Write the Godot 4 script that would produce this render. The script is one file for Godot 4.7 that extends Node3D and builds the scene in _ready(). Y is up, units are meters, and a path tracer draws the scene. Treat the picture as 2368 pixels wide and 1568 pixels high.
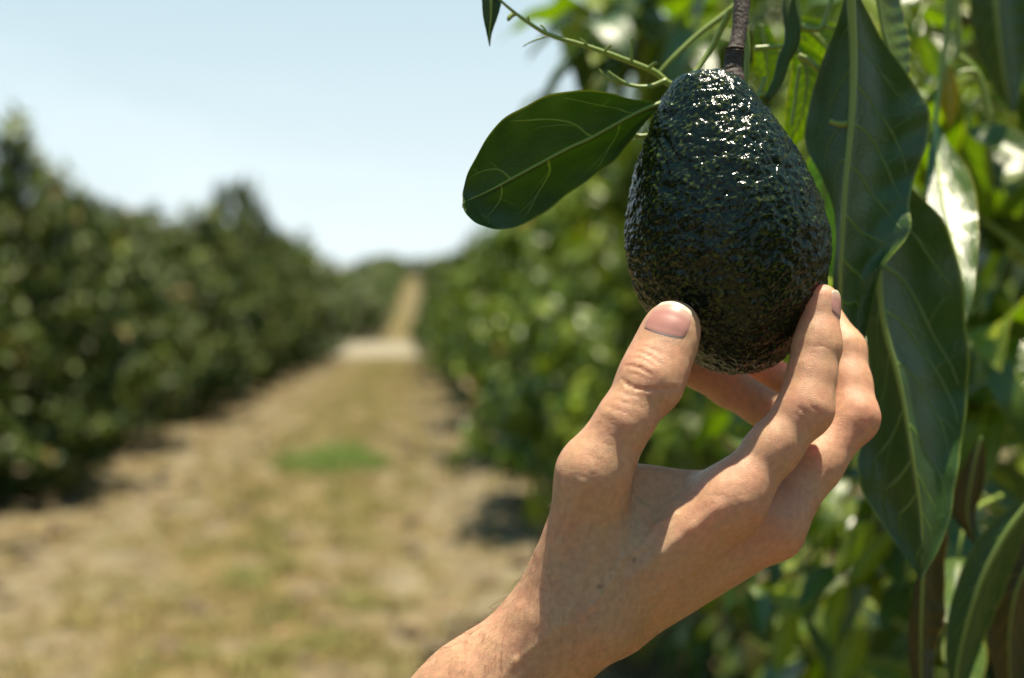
extends Node3D
# An avocado on its tree, held by a hand, in an orchard aisle. Units: metres.
# Foreground places are written as (column, row, distance) of the photograph at 2367 x 1568; pt() turns them into points.

const FOCAL := 2940.0            # pixels, 45 mm on a 24 mm high frame
const EYE := Vector3(0, 1.55, 0)
var cam_t: Transform3D
const SUN := Vector3(0.14, 0.95, -0.12)

func pt(px: float, py: float, d: float) -> Vector3:
	return cam_t * Vector3((px - 1183.5) / FOCAL * d, -(py - 784.0) / FOCAL * d, -d)

func tag(o: Node, label: String, category := "", group := "", kind := "") -> void:
	o.set_meta("label", label)
	if category: o.set_meta("category", category)
	if group: o.set_meta("group", group)
	if kind: o.set_meta("kind", kind)

func structure(o: Node) -> void:
	o.set_meta("kind", "structure")

var used := {}
func numbered(n: String) -> String:
	if not used.has(n):
		used[n] = 0
		return n
	used[n] += 1
	return "%s_%03d" % [n, used[n]]

func thing(n: String, at: Vector3, label: String, category: String, group := "") -> Node3D:
	var o := Node3D.new()
	o.name = numbered(n)
	o.position = at
	add_child(o, true)
	tag(o, label, category, group)
	return o

func part(n: String, m: Mesh, mat: Material, parent: Node) -> MeshInstance3D:
	var o := MeshInstance3D.new()
	o.name = n
	o.mesh = m
	o.material_override = mat
	parent.add_child(o, true)
	return o

func lin(r: float, g: float, b: float) -> Color:
	return Color(r, g, b).linear_to_srgb()

func plain(c: Color, rough := 0.7, spec := 0.5) -> StandardMaterial3D:
	var m := StandardMaterial3D.new()
	m.albedo_color = c
	m.roughness = rough
	m.metallic_specular = spec
	return m

# ---------------------------------------------------------------- mesh building
class MB:
	var v := PackedVector3Array()
	var n := PackedVector3Array()
	var uv := PackedVector2Array()
	var c := PackedColorArray()
	var i := PackedInt32Array()
	func mesh() -> ArrayMesh:
		var a := []
		a.resize(Mesh.ARRAY_MAX)
		a[Mesh.ARRAY_VERTEX] = v
		if n.size() != v.size():
			smooth()
		a[Mesh.ARRAY_NORMAL] = n
		if uv.size() == v.size(): a[Mesh.ARRAY_TEX_UV] = uv
		if c.size() == v.size(): a[Mesh.ARRAY_COLOR] = c
		a[Mesh.ARRAY_INDEX] = i
		var m := ArrayMesh.new()
		m.add_surface_from_arrays(Mesh.PRIMITIVE_TRIANGLES, a)
		return m
	func smooth() -> void:
		n.resize(v.size())
		n.fill(Vector3.ZERO)
		for k in range(0, i.size(), 3):
			var a := v[i[k]]
			var f := (v[i[k + 2]] - a).cross(v[i[k + 1]] - a)
			n[i[k]] += f
			n[i[k + 1]] += f
			n[i[k + 2]] += f
		for k in n.size():
			n[k] = n[k].normalized()
	func quad(a: int, b: int, cc: int, d: int) -> void:
		i.append(a); i.append(b); i.append(cc)
		i.append(a); i.append(cc); i.append(d)

func spline(p: Array, t: float) -> Vector3:
	var n := p.size() - 1
	var x := clampf(t, 0.0, 1.0) * n
	var k := mini(int(x), n - 1)
	var f := x - k
	var a: Vector3 = p[maxi(k - 1, 0)]
	var b: Vector3 = p[k]
	var c: Vector3 = p[k + 1]
	var d: Vector3 = p[mini(k + 2, n)]
	return b.cubic_interpolate(c, a, d, f)

func curve(p: Array, t: float) -> float:      # piecewise smooth lookup in [[x, y], ...]
	if t <= p[0][0]: return p[0][1]
	for k in p.size() - 1:
		if t <= p[k + 1][0]:
			var f: float = (t - p[k][0]) / (p[k + 1][0] - p[k][0])
			var y0: float = p[maxi(k - 1, 0)][1]
			var y3: float = p[mini(k + 2, p.size() - 1)][1]
			return cubic_interpolate(p[k][1], p[k + 1][1], y0, y3, f)
	return p[-1][1]

# A round, tapering stalk through the points; radii are spread evenly along it.
func tube(mb: MB, pts: Array, radii: Array, steps := 16, sides := 10, lump := 0.0, rough_seed := 1, colour = null) -> void:
	var noise := FastNoiseLite.new()
	noise.seed = rough_seed
	noise.frequency = 1.0
	var first := mb.v.size()
	var side := Vector3.ZERO
	for s in steps + 1:
		var t := float(s) / steps
		var p := spline(pts, t)
		var dir := (spline(pts, minf(t + 0.01, 1.0)) - spline(pts, maxf(t - 0.01, 0.0))).normalized()
		if side == Vector3.ZERO:
			side = dir.cross(Vector3(0.31, 0.2, 0.93)).normalized()
		side = (side - dir * side.dot(dir)).normalized()
		var up := dir.cross(side)
		var x := t * (radii.size() - 1)
		var k := mini(int(x), radii.size() - 2)
		var r := lerpf(radii[k], radii[k + 1], x - k)
		for q in sides:
			var a := TAU * q / sides
			var o := side * cos(a) + up * sin(a)
			var rr := r
			if lump > 0.0:
				rr *= 1.0 + lump * noise.get_noise_3d(o.x * 1.3, t * steps * 0.35, o.y * 1.3 + o.z)
			mb.v.append(p + o * rr)
			mb.uv.append(Vector2(float(q) / sides, t))
			if colour != null: mb.c.append(colour)
	for s in steps:
		for q in sides:
			var a := first + s * sides + q
			var b := first + s * sides + (q + 1) % sides
			mb.quad(a, a + sides, b + sides, b)
	for e in 2:                                        # caps
		var at := mb.v.size()
		mb.v.append(spline(pts, float(e)))
		mb.uv.append(Vector2(0.5, e))
		if colour != null: mb.c.append(colour)
		for q in sides:
			var a := first + e * steps * sides + q
			var b := first + e * steps * sides + (q + 1) % sides
			if e == 0: mb.i.append_array([at, a, b])
			else: mb.i.append_array([at, b, a])

func stalk(n: String, pts: Array, radii: Array, mat: Material, parent: Node3D, steps := 20, sides := 10, lump := 0.0) -> MeshInstance3D:
	var mb := MB.new()
	var inv := parent.transform.affine_inverse()
	var own := []
	for p in pts: own.append(inv * (p as Vector3))
	tube(mb, own, radii, steps, sides, lump, n.hash() % 1000)
	return part(n, mb.mesh(), mat, parent)

# ---------------------------------------------------------------- the scene
func _ready() -> void:
	var cam := Camera3D.new()
	cam.name = "camera"
	cam_t = Transform3D(Basis.from_euler(Vector3(deg_to_rad(-3.19), deg_to_rad(-4.26), 0)), EYE)
	cam.transform = cam_t
	var lens := CameraAttributesPhysical.new()
	lens.frustum_focal_length = 45.0
	lens.frustum_focus_distance = 0.412
	lens.exposure_aperture = 6.6
	lens.frustum_far = 900.0
	lens.frustum_near = 0.05
	cam.attributes = lens
	cam.fov = rad_to_deg(2.0 * atan(12.0 / 45.0))
	cam.near = 0.05
	cam.far = 900.0
	add_child(cam)
	cam.make_current()

	var env := Environment.new()
	env.background_mode = Environment.BG_SKY
	var sky := Sky.new()
	var air := ProceduralSkyMaterial.new()
	air.sky_top_color = lin(0.05, 0.175, 0.265)
	air.sky_horizon_color = lin(0.415, 0.468, 0.478)
	air.sky_curve = 0.30
	air.ground_bottom_color = lin(0.16, 0.13, 0.07)
	air.ground_horizon_color = lin(0.25, 0.22, 0.16)
	air.sun_angle_max = 0.5
	# thin streaks of high cloud, all round
	var wisp := FastNoiseLite.new()
	wisp.seed = 61
	wisp.frequency = 0.011
	wisp.fractal_octaves = 5
	wisp.domain_warp_enabled = true
	wisp.domain_warp_amplitude = 26.0
	wisp.domain_warp_frequency = 0.01
	var veil := Image.create(1024, 512, false, Image.FORMAT_RGBA8)
	for y in 512:
		for x in 1024:
			var a := TAU * x / 1024.0
			var n := wisp.get_noise_3d(cos(a) * 90.0, y * 2.6 + x * 0.0, sin(a) * 90.0)
			veil.set_pixel(x, y, Color(1, 1, 1, clampf(n * 0.16, 0.0, 0.055)))
	air.sky_cover = ImageTexture.create_from_image(veil)
	air.sky_cover_modulate = Color(0.75, 0.76, 0.76)
	sky.sky_material = air
	env.sky = sky
	env.tonemap_mode = Environment.TONE_MAPPER_LINEAR
	env.tonemap_exposure = 2.2
	env.sdfgi_enabled = true
	env.ssao_enabled = true
	env.ssil_enabled = true
	var we := WorldEnvironment.new()
	we.name = "world"
	we.environment = env
	add_child(we)

	var sun := DirectionalLight3D.new()
	sun.name = "sun"
	sun.basis = Basis.looking_at(-SUN.normalized(), Vector3(0, 0, 1))
	sun.light_energy = 1.6
	sun.light_color = Color(1.0, 0.955, 0.86)
	sun.light_angular_distance = 0.5
	sun.shadow_enabled = true
	add_child(sun)

	materials()
	build_ground()
	build_rows()
	build_near_tree()
	build_avocado()
	build_person()

# ---------------------------------------------------------------- materials
var M := {}

func vein_images(pairs: int, seed_: int, fork: bool) -> Array:
	# colour and relief of a leaf blade: u across (midrib at 0.5), v from base to tip
	var w := 320
	var h := 640
	var mask := PackedFloat32Array()
	mask.resize(w * h)
	mask.fill(0.0)
	var rng := RandomNumberGenerator.new()
	rng.seed = seed_
	var lines := []                                   # [points, radius at start, radius at end, strength]
	lines.append([[Vector2(0.5, 0), Vector2(0.5, 1)], 7.0, 2.0, 1.0])
	for side in [-1.0, 1.0]:
		for k in pairs:
			var v0: float = (k + 0.45 + 0.35 * side * 0.5 + rng.randf_range(-0.18, 0.18)) / (pairs + 0.3)
			var run := rng.randf_range(0.13, 0.22)
			var pts := []
			for q in 13:
				var f := q / 12.0
				pts.append(Vector2(0.5 + side * 0.44 * f, v0 + run * (f * 0.75 + 0.6 * f * f * f) + 0.008 * sin(f * 9.0 + k)))
			lines.append([pts, 3.0, 0.9, 0.85])
			for sub in 2:
				var at: int = 4 + sub * 4
				var p0: Vector2 = pts[at]
				var dirv := rng.randf_range(-0.06, 0.14)
				var q2 := [p0]
				for e in 5:
					var f2 := (e + 1) / 5.0
					q2.append(p0 + Vector2(side * 0.13 * f2, dirv * f2 + 0.02 * f2 * f2))
				lines.append([q2, 1.6, 0.7, 0.5 if fork else 0.35])
	for L in lines:
		var pts: Array = L[0]
		for s in pts.size() - 1:
			var a: Vector2 = pts[s]
			var b: Vector2 = pts[s + 1]
			var count := int(maxf(4, Vector2((b.x - a.x) * w, (b.y - a.y) * h).length()))
			for q in count:
				var f := float(q) / count
				var all := (s + f) / (pts.size() - 1)
				var r: float = lerpf(L[1], L[2], all)
				var cx := lerpf(a.x, b.x, f) * w
				var cy := lerpf(a.y, b.y, f) * h
				var reach := int(ceil(r + 1.0))
				for dy in range(-reach, reach + 1):
					for dx in range(-reach, reach + 1):
						var x := int(cx) + dx
						var y := int(cy) + dy
						if x < 0 or y < 0 or x >= w or y >= h: continue
						var d := Vector2(x + 0.5 - cx, y + 0.5 - cy).length()
						var m: float = L[3] * clampf(1.2 - d / r, 0.0, 1.0)
						if m > mask[y * w + x]: mask[y * w + x] = m
	var cells := FastNoiseLite.new()
	cells.seed = seed_ + 5
	cells.noise_type = FastNoiseLite.TYPE_CELLULAR
	cells.cellular_return_type = FastNoiseLite.RETURN_DISTANCE2_SUB
	cells.frequency = 0.085
	var blot := FastNoiseLite.new()
	blot.seed = seed_ + 9
	blot.frequency = 0.012
	blot.fractal_octaves = 4
	var im := Image.create(w, h, false, Image.FORMAT_RGB8)
	var hi := Image.create(w, h, false, Image.FORMAT_RGB8)
	for y in h:
		for x in w:
			var m := mask[y * w + x]
			var cell := cells.get_noise_2d(x, y * 0.9)
			var net := clampf(0.35 - (cell + 1.0) * 0.9, 0.0, 0.35)
			var b := blot.get_noise_2d(x, y * 0.6)
			var col := Color(0.75, 0.78, 0.70).lerp(Color(1.0, 1.0, 0.85), clampf(0.5 + b * 1.1, 0.0, 1.0))
			col = col.lerp(Color(1.25, 1.2, 1.0), net * 0.5)
			var spot := blot.get_noise_2d(x * 4.0 + 900.0, y * 3.0)
			if spot > 0.46: col = col.lerp(Color(1.1, 0.75, 0.4), minf((spot - 0.46) * 8.0, 0.7))
			var blade := Color(0.036 * col.r, 0.076 * col.g, 0.012 * col.b)
			var out := blade.lerp(Color(0.19, 0.25, 0.045), m * 0.9)
			var rim := absf(x - w * 0.5) / (w * 0.5)              # pale margin of the blade, its backlit rim glow painted in too
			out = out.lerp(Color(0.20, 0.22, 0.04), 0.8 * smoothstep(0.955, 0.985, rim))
			im.set_pixel(x, y, out.linear_to_srgb())
			var hh := clampf(0.42 + 0.5 * m - net * 0.35 + 0.1 * b, 0.0, 1.0)
			hi.set_pixel(x, y, Color(hh, hh, hh))
	return [ImageTexture.create_from_image(im), ImageTexture.create_from_image(hi)]

func leaf_mat(tex: Array, tint: Color, back: Color, rough: float, relief := 0.05) -> StandardMaterial3D:
	var m := StandardMaterial3D.new()
	m.albedo_texture = tex[0]
	m.albedo_color = tint
	m.roughness = rough
	m.metallic_specular = 0.5
	m.backlight_enabled = true
	m.backlight = back
	m.heightmap_enabled = true
	m.heightmap_texture = tex[1]
	m.heightmap_scale = relief
	m.cull_mode = BaseMaterial3D.CULL_DISABLED
	return m

func noise_tex(n: FastNoiseLite, size: int, grad: Gradient = null) -> NoiseTexture2D:
	var t := NoiseTexture2D.new()
	t.width = size
	t.height = size
	t.seamless = true
	t.noise = n
	if grad: t.color_ramp = grad
	return t

func materials() -> void:
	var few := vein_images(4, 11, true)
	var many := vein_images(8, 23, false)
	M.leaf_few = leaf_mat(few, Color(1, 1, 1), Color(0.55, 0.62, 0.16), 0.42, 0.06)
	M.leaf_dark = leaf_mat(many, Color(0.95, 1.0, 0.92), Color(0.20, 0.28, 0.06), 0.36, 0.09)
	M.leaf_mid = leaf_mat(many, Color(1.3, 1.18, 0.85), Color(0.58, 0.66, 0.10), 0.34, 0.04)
	M.leaf_fresh_lit = leaf_mat(many, Color(1.95, 1.65, 1.1), Color(0.78, 0.92, 0.14), 0.38, 0.03)  # young green, lightened further to paint in sun shining through
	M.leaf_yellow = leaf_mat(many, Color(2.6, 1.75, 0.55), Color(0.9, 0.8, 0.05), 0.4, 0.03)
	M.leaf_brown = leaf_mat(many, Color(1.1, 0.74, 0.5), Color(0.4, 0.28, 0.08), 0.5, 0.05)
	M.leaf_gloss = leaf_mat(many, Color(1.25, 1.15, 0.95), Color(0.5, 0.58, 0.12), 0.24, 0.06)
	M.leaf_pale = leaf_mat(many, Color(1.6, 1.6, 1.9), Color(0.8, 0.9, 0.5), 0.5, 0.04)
	# leaves of the crowns: colours come with the copies
	var crown := StandardMaterial3D.new()
	crown.vertex_color_use_as_albedo = true
	crown.roughness = 0.44
	crown.metallic_specular = 0.28
	crown.backlight_enabled = true
	crown.backlight = Color(0.62, 0.66, 0.2)
	crown.cull_mode = BaseMaterial3D.CULL_DISABLED
	M.crown = crown
	M.crown_waxy = crown.duplicate()
	crown.backlight = Color(0.40, 0.42, 0.12)
	M.crown_waxy.roughness = 0.36
	M.crown_waxy.metallic_specular = 0.38

	M.green_stalk = plain(lin(0.20, 0.26, 0.045), 0.45)
	M.green_stalk.backlight_enabled = true
	M.green_stalk.backlight = Color(0.3, 0.36, 0.05)
	M.midrib = plain(lin(0.19, 0.25, 0.05), 0.45)
	M.dark_stem = plain(lin(0.05, 0.075, 0.02), 0.7, 0.3)
	M.brown_stem = plain(lin(0.045, 0.028, 0.022), 0.75)
	var knobbly := FastNoiseLite.new()
	knobbly.seed = 3
	knobbly.frequency = 0.03
	knobbly.fractal_octaves = 4
	M.brown_stem.heightmap_enabled = true
	M.brown_stem.heightmap_texture = noise_tex(knobbly, 256)
	M.brown_stem.heightmap_scale = 0.05
	M.brown_stem.uv1_triplanar = true
	M.brown_stem.uv1_scale = Vector3(90, 60, 90)
	var bark_ramp := Gradient.new()
	bark_ramp.colors = PackedColorArray([lin(0.05, 0.04, 0.03), lin(0.17, 0.13, 0.10)])
	var bark_noise := FastNoiseLite.new()
	bark_noise.seed = 8
	bark_noise.frequency = 0.02
	bark_noise.fractal_octaves = 5
	M.bark = plain(Color.WHITE, 0.9)
	M.bark.albedo_texture = noise_tex(bark_noise, 256, bark_ramp)
	M.bark.heightmap_enabled = true
	M.bark.heightmap_texture = noise_tex(bark_noise, 256)
	M.bark.heightmap_scale = 0.8
	M.bark.uv1_triplanar = true
	M.bark.uv1_scale = Vector3(7, 3, 7)

# ---------------------------------------------------------------- leaves
# A blade between three lines (one edge, midrib, other edge), given as points; sub-part midrib is a raised rib.
func blade(n: String, left: Array, mid: Array, right: Array, mat: Material, parent: Node3D, bulge := 0.10, wave := 0.03, waves := 3.0, rib := 0.0009, phase := 0.0) -> MeshInstance3D:
	var rows := 56
	var cols := 9                                       # each side
	var inv := parent.transform.affine_inverse()
	var mb := MB.new()
	var ribs := []
	for r in rows + 1:
		var t := float(r) / rows
		var m := inv * spline(mid, t)
		var l := inv * spline(left, t)
		var g := inv * spline(right, t)
		var dir := (inv * spline(mid, minf(t + 0.02, 1.0)) - inv * spline(mid, maxf(t - 0.02, 0.0))).normalized()
		var nl := (g - l).cross(dir).normalized()
		for q in range(-cols, cols + 1):
			var s := absf(float(q) / cols)
			var edge := l if q < 0 else g
			var wid := (edge - m).length()
			var p := m.lerp(edge, s)
			p += nl * wid * (bulge * sin(PI * s) + wave * s * s * sin(TAU * waves * t + phase + (1.7 if q < 0 else 0.0)) + 0.018 * sin(TAU * 8.0 * t + s * 2.0) * s)
			mb.v.append(p)
			mb.uv.append(Vector2(0.5 + 0.5 * q / cols, t))
		ribs.append(m + nl * rib * 0.4)
	var w := cols * 2 + 1
	for r in rows:
		for q in w - 1:
			var a := r * w + q
			mb.quad(a, a + 1, a + w + 1, a + w)
	var o := part(n, mb.mesh(), mat, parent)
	var rb := MB.new()
	var every := []
	for k in range(0, rows + 1, 4): every.append(ribs[k])
	tube(rb, every, [rib * 1.25, rib * 0.95, rib * 0.6, rib * 0.25], 40, 8)
	part("midrib", rb.mesh(), M.midrib, o)
	return o

func places(a: Array) -> Array:
	var out := []
	for p in a: out.append(pt(p[0], p[1], p[2]))
	return out

# A free leaf of length 1 along +y from its stalk, face towards +z.
func leaf_shape(bend: float, fold: float, twist: float, wide: float, rows: int, cols: int, wavy: float) -> ArrayMesh:
	var mb := MB.new()
	var p := Vector3.ZERO
	var ang := 0.15
	for r in rows + 1:
		var t := float(r) / rows
		var hw := wide * 0.5 * pow(maxf(sin(PI * pow(t, 0.85)), 0.0), 0.8) * (1.0 - 0.25 * t * t)
		if r == 0: hw = 0.012
		var dir := Vector3(0, cos(ang), sin(ang))
		var nl := Vector3(0, -sin(ang), cos(ang))
		var sd := Vector3.RIGHT.rotated(dir, twist * t)
		var nt := nl.rotated(dir, twist * t)
		for q in range(-cols, cols + 1):
			var s := float(q) / cols
			mb.v.append(p + sd * hw * s + nt * hw * (fold * absf(s) + wavy * sin(t * 17.0 + (2.0 if q < 0 else 0.0)) * s * s))
			mb.uv.append(Vector2(0.5 + 0.5 * s, t))
			mb.c.append(Color.WHITE)
		p += dir / rows
		ang -= bend / rows
	var w := cols * 2 + 1
	for r in rows:
		for q in w - 1:
			var a := r * w + q
			mb.quad(a, a + 1, a + w + 1, a + w)
	return mb.mesh()

func leaf_basis(dir: Vector3, face: Vector3, size: float) -> Basis:
	var y := dir.normalized()
	var x := y.cross(face)
	if x.length() < 0.01: x = y.cross(Vector3(0.3, 0.5, 0.8))
	x = x.normalized()
	return Basis(x, y, x.cross(y)).scaled_local(Vector3(size, size, size))

# ---------------------------------------------------------------- ground
func steps_out(list: Array) -> PackedFloat32Array:     # [[from, to, step], ...]
	var out := PackedFloat32Array()
	for l in list:
		var x: float = l[0]
		while x < l[1] - 0.0001:
			out.append(x)
			x += l[2]
	return out

var g_soft := FastNoiseLite.new()
var g_mid := FastNoiseLite.new()
var g_fine := FastNoiseLite.new()

func lie(z: float) -> float:               # the lane falls gently to a cross road and climbs beyond it
	var d := -z
	if d < 0.0: return 0.0
	return -0.035 * minf(d, 45.0) + 0.0225 * clampf(d - 45.0, 0.0, 130.0)

func height(x: float, z: float) -> float:
	var h := 0.035 * g_soft.get_noise_2d(x * 0.6, z * 0.6) + 0.022 * g_mid.get_noise_2d(x * 1.4, z * 1.4) + 0.012 * g_fine.get_noise_2d(x * 2.0, z * 2.0)
	h -= 0.03 * (exp(-pow((x + 2.1) / 0.3, 2)) + exp(-pow((x - 0.25) / 0.3, 2)))   # wheel tracks
	return h + lie(z)

func soil(x: float, z: float) -> Color:
	var dirt := Color(0.172, 0.136, 0.080)
	var dust := Color(0.25, 0.215, 0.150)
	var straw := Color(0.225, 0.170, 0.062)
	var moss := Color(0.080, 0.105, 0.022)
	var crumb := Color(0.125, 0.092, 0.058)              # darker crumbs of humus, strewn evenly
	var a := g_soft.get_noise_2d(x * 1.3 + 40.0, z * 0.9)
	var b := g_mid.get_noise_2d(x + 11.0, z)
	var f := g_fine.get_noise_2d(x * 1.2, z * 1.2)
	var c := dirt.lerp(dust, clampf(0.5 + a * 1.3, 0.0, 1.0))
	var strip := exp(-pow((x + 0.95) / 0.95, 2))            # the strip between the wheel tracks carries dry grass
	c = c.lerp(straw, clampf(strip * 0.75 + b * 1.5 - 0.12, 0.0, 0.9))
	var worn := exp(-pow((x + 2.1) / 0.45, 2)) + exp(-pow((x - 0.35) / 0.5, 2))   # bare wheel tracks
	c = c.lerp(dust, clampf(worn * (0.6 + b), 0.0, 0.85))
	c = c.lerp(moss, clampf((b - 0.08) * 3.2 * strip + maxf(a - 0.3, 0.0), 0.0, 0.8))
	c = c.lerp(crumb, clampf((f - 0.10) * 3.0, 0.0, 0.75))
	var road := smoothstep(0.5, 0.0, absf(z + 48.5) - 2.7 + b * 0.8)
	c = c.lerp(Color(0.30, 0.268, 0.205), road)
	return c

func build_ground() -> void:
	g_soft.seed = 2; g_soft.frequency = 0.9; g_soft.fractal_octaves = 2
	g_mid.seed = 5; g_mid.frequency = 1.6; g_mid.fractal_octaves = 3
	g_fine.seed = 9; g_fine.frequency = 4.0; g_fine.fractal_octaves = 3
	var xs := steps_out([[-700.0, -100.0, 60.0], [-100.0, -12.0, 8.0], [-12.0, -4.6, 0.4], [-4.6, 2.6, 0.08], [2.6, 12.0, 0.4], [12.0, 100.0, 8.0], [100.0, 701.0, 60.0]])
	var zs := steps_out([[-800.0, -180.0, 40.0], [-180.0, -60.0, 3.0], [-60.0, -26.0, 0.4], [-26.0, -2.0, 0.1], [-2.0, 6.0, 0.3], [6.0, 60.0, 9.0], [60.0, 301.0, 60.0]])
	var mb := MB.new()
	for z in zs:
		for x in xs:
			mb.v.append(Vector3(x, height(x, z), z))
			mb.c.append(soil(x, z))
	var w := xs.size()
	for r in zs.size() - 1:
		for q in w - 1:
			var a := r * w + q
			mb.quad(a, a + 1, a + w + 1, a + w)
	var m := StandardMaterial3D.new()
	m.vertex_color_use_as_albedo = true
	m.roughness = 0.95
	m.metallic_specular = 0.2
	var grit := FastNoiseLite.new()
	grit.seed = 31
	grit.frequency = 0.03
	grit.fractal_octaves = 5
	var ramp := Gradient.new()
	ramp.colors = PackedColorArray([Color(0.78, 0.76, 0.72), Color(1, 1, 1)])
	m.albedo_texture = noise_tex(grit, 512, ramp)
	m.heightmap_enabled = true
	m.heightmap_texture = noise_tex(grit, 512)
	m.heightmap_scale = 1.5
	m.uv1_triplanar = true
	m.uv1_world_triplanar = true
	m.uv1_scale = Vector3(0.9, 0.9, 0.9)
	var o := part("ground", mb.mesh(), m, self)
	structure(o)
	o.set_meta("label", "dry tan soil of the orchard with straw and wheel tracks")

	# short dry grass, clods and fallen leaves: too many to count
	var rng := RandomNumberGenerator.new()
	rng.seed = 77
	var tuft := MB.new()
	for k in 7:
		var a := rng.randf() * TAU
		var lean := rng.randf_range(0.3, 1.1)
		var base := Vector3(cos(a * 3.0), 0, sin(a * 5.0)) * 0.02
		var tip := base + Vector3(cos(a) * lean, 1.0, sin(a) * lean) * rng.randf_range(0.05, 0.10)
		var side := Vector3(-sin(a), 0, cos(a)) * 0.0035
		var at := tuft.v.size()
		var mid := base.lerp(tip, 0.55) + Vector3(0, 0.012, 0)
		for p in [base - side, base + side, mid - side * 0.8, mid + side * 0.8, tip]:
			tuft.v.append(p)
			tuft.c.append(Color.WHITE)
		tuft.i.append_array([at, at + 1, at + 2, at + 1, at + 3, at + 2, at + 2, at + 3, at + 4])
	var blades := tuft.mesh()
	var gm := StandardMaterial3D.new()
	gm.vertex_color_use_as_albedo = true
	gm.roughness = 0.8
	gm.cull_mode = BaseMaterial3D.CULL_DISABLED
	gm.backlight_enabled = true
	gm.backlight = Color(0.4, 0.4, 0.2)
	var spots := []
	var tries := 0
	while spots.size() < 24000 and tries < 90000:
		tries += 1
		var z := -3.0 - 38.0 * pow(rng.randf(), 1.3)
		var x := rng.randf_range(-4.0, 2.0)
		var strip := exp(-pow((x + 0.95) / 1.0, 2))
		if rng.randf() > strip * 0.9 * clampf(0.45 + 2.2 * g_mid.get_noise_2d(x + 11.0, z), 0.04, 1.0) + 0.06: continue
		var s := rng.randf_range(0.5, 1.25)
		var col := Color(0.30, 0.22, 0.085).lerp(Color(0.14, 0.17, 0.035), clampf(rng.randf() * 0.6 + 1.5 * g_mid.get_noise_2d(x + 11.0, z) * strip - 0.25, 0.0, 0.9))
		spots.append([Transform3D(Basis(Vector3.UP, rng.randf() * TAU).scaled(Vector3(s, s * rng.randf_range(0.5, 1.1), s)), Vector3(x, height(x, z) - 0.004, z)), col])
	copies("dry_grass", blades, gm, spots, "sparse straw coloured grass over the dirt aisle", "grass")

	# the one lush tuft in the aisle
	var lush := []
	for k in 900:
		var a := rng.randf() * TAU
		var rr := sqrt(rng.randf())
		var x := -0.86 + cos(a) * rr * 0.46 * (1.0 + 0.4 * sin(a * 3.0))
		var z := -13.2 + sin(a) * rr * 1.2
		var s := rng.randf_range(0.7, 1.5)
		lush.append([Transform3D(Basis(Vector3.UP, rng.randf() * TAU).scaled(Vector3(s, s, s)), Vector3(x, height(x, z) - 0.004, z)), Color(0.09, 0.17, 0.018).lerp(Color(0.15, 0.21, 0.035), rng.randf())])
	copies("green_grass", blades, gm, lush, "lush green patch of grass in the middle of the dirt aisle", "grass")

	var clod := MB.new()
	for r in 5:
		for q in 8:
			var th := PI * r / 4.0
			var ph := TAU * q / 8.0
			var d := Vector3(sin(th) * cos(ph), cos(th), sin(th) * sin(ph))
			clod.v.append(d * (1.0 + 0.45 * g_fine.get_noise_3dv(d * 0.35)) * Vector3(1, 0.6, 1))
			clod.c.append(Color.WHITE)
	for r in 4:
		for q in 8:
			var a := r * 8 + q
			var b := r * 8 + (q + 1) % 8
			clod.quad(a, b, b + 8, a + 8)
	var cm := StandardMaterial3D.new()
	cm.vertex_color_use_as_albedo = true
	cm.roughness = 0.95
	var lumps := []
	for k in 1100:
		var z := -3.0 - 26.0 * pow(rng.randf(), 1.2)
		var x := rng.randf_range(-3.4, 1.6)
		var s := 0.015 + 0.075 * pow(rng.randf(), 3.0)
		lumps.append([Transform3D(Basis(Vector3.UP, rng.randf() * TAU).scaled(Vector3(s, s, s)), Vector3(x, height(x, z) + s * 0.2, z)), Color(0.19, 0.145, 0.08).lerp(Color(0.09, 0.06, 0.035), rng.randf())])
	copies("soil_clods", clod.mesh(), cm, lumps, "clods of dry soil strewn over the dirt aisle", "soil")

	var litter := []
	var dead := leaf_shape(0.9, 0.5, 0.5, 0.42, 4, 1, 0.2)
	for k in 4200:
		var z := -3.0 - 40.0 * pow(rng.randf(), 1.2)
		var x := (-3.9 + rng.randfn(0.0, 0.75)) if rng.randf() < 0.5 else (1.9 + rng.randfn(0.0, 0.6))
		if rng.randf() < 0.10: x = rng.randf_range(-3.0, 1.0)
		var bs := leaf_basis(Vector3(rng.randf_range(-1, 1), rng.randf_range(-0.1, 0.35), rng.randf_range(-1, 1)), Vector3(rng.randf_range(-0.4, 0.4), 1, rng.randf_range(-0.4, 0.4)), rng.randf_range(0.07, 0.12))
		litter.append([Transform3D(bs, Vector3(x, height(x, z) + 0.015, z)), Color(0.20, 0.11, 0.05).lerp(Color(0.34, 0.22, 0.10), rng.randf())])
	copies("fallen_leaves", dead, gm, litter, "dead brown leaves lying under the tree rows", "leaf litter")

func copies(n: String, mesh: Mesh, mat: Material, list: Array, label: String, category: String, parent: Node = null) -> MultiMeshInstance3D:
	var mm := MultiMesh.new()
	mm.transform_format = MultiMesh.TRANSFORM_3D
	mm.use_colors = true
	mm.mesh = mesh
	mm.instance_count = list.size()
	for k in list.size():
		mm.set_instance_transform(k, list[k][0])
		mm.set_instance_color(k, list[k][1])
	var o := MultiMeshInstance3D.new()
	o.name = n
	o.multimesh = mm
	o.material_override = mat
	if parent == null: parent = self
	parent.add_child(o, true)
	o.set_meta("kind", "stuff")
	if label: o.set_meta("label", label)
	if category: o.set_meta("category", category)
	return o

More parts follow.
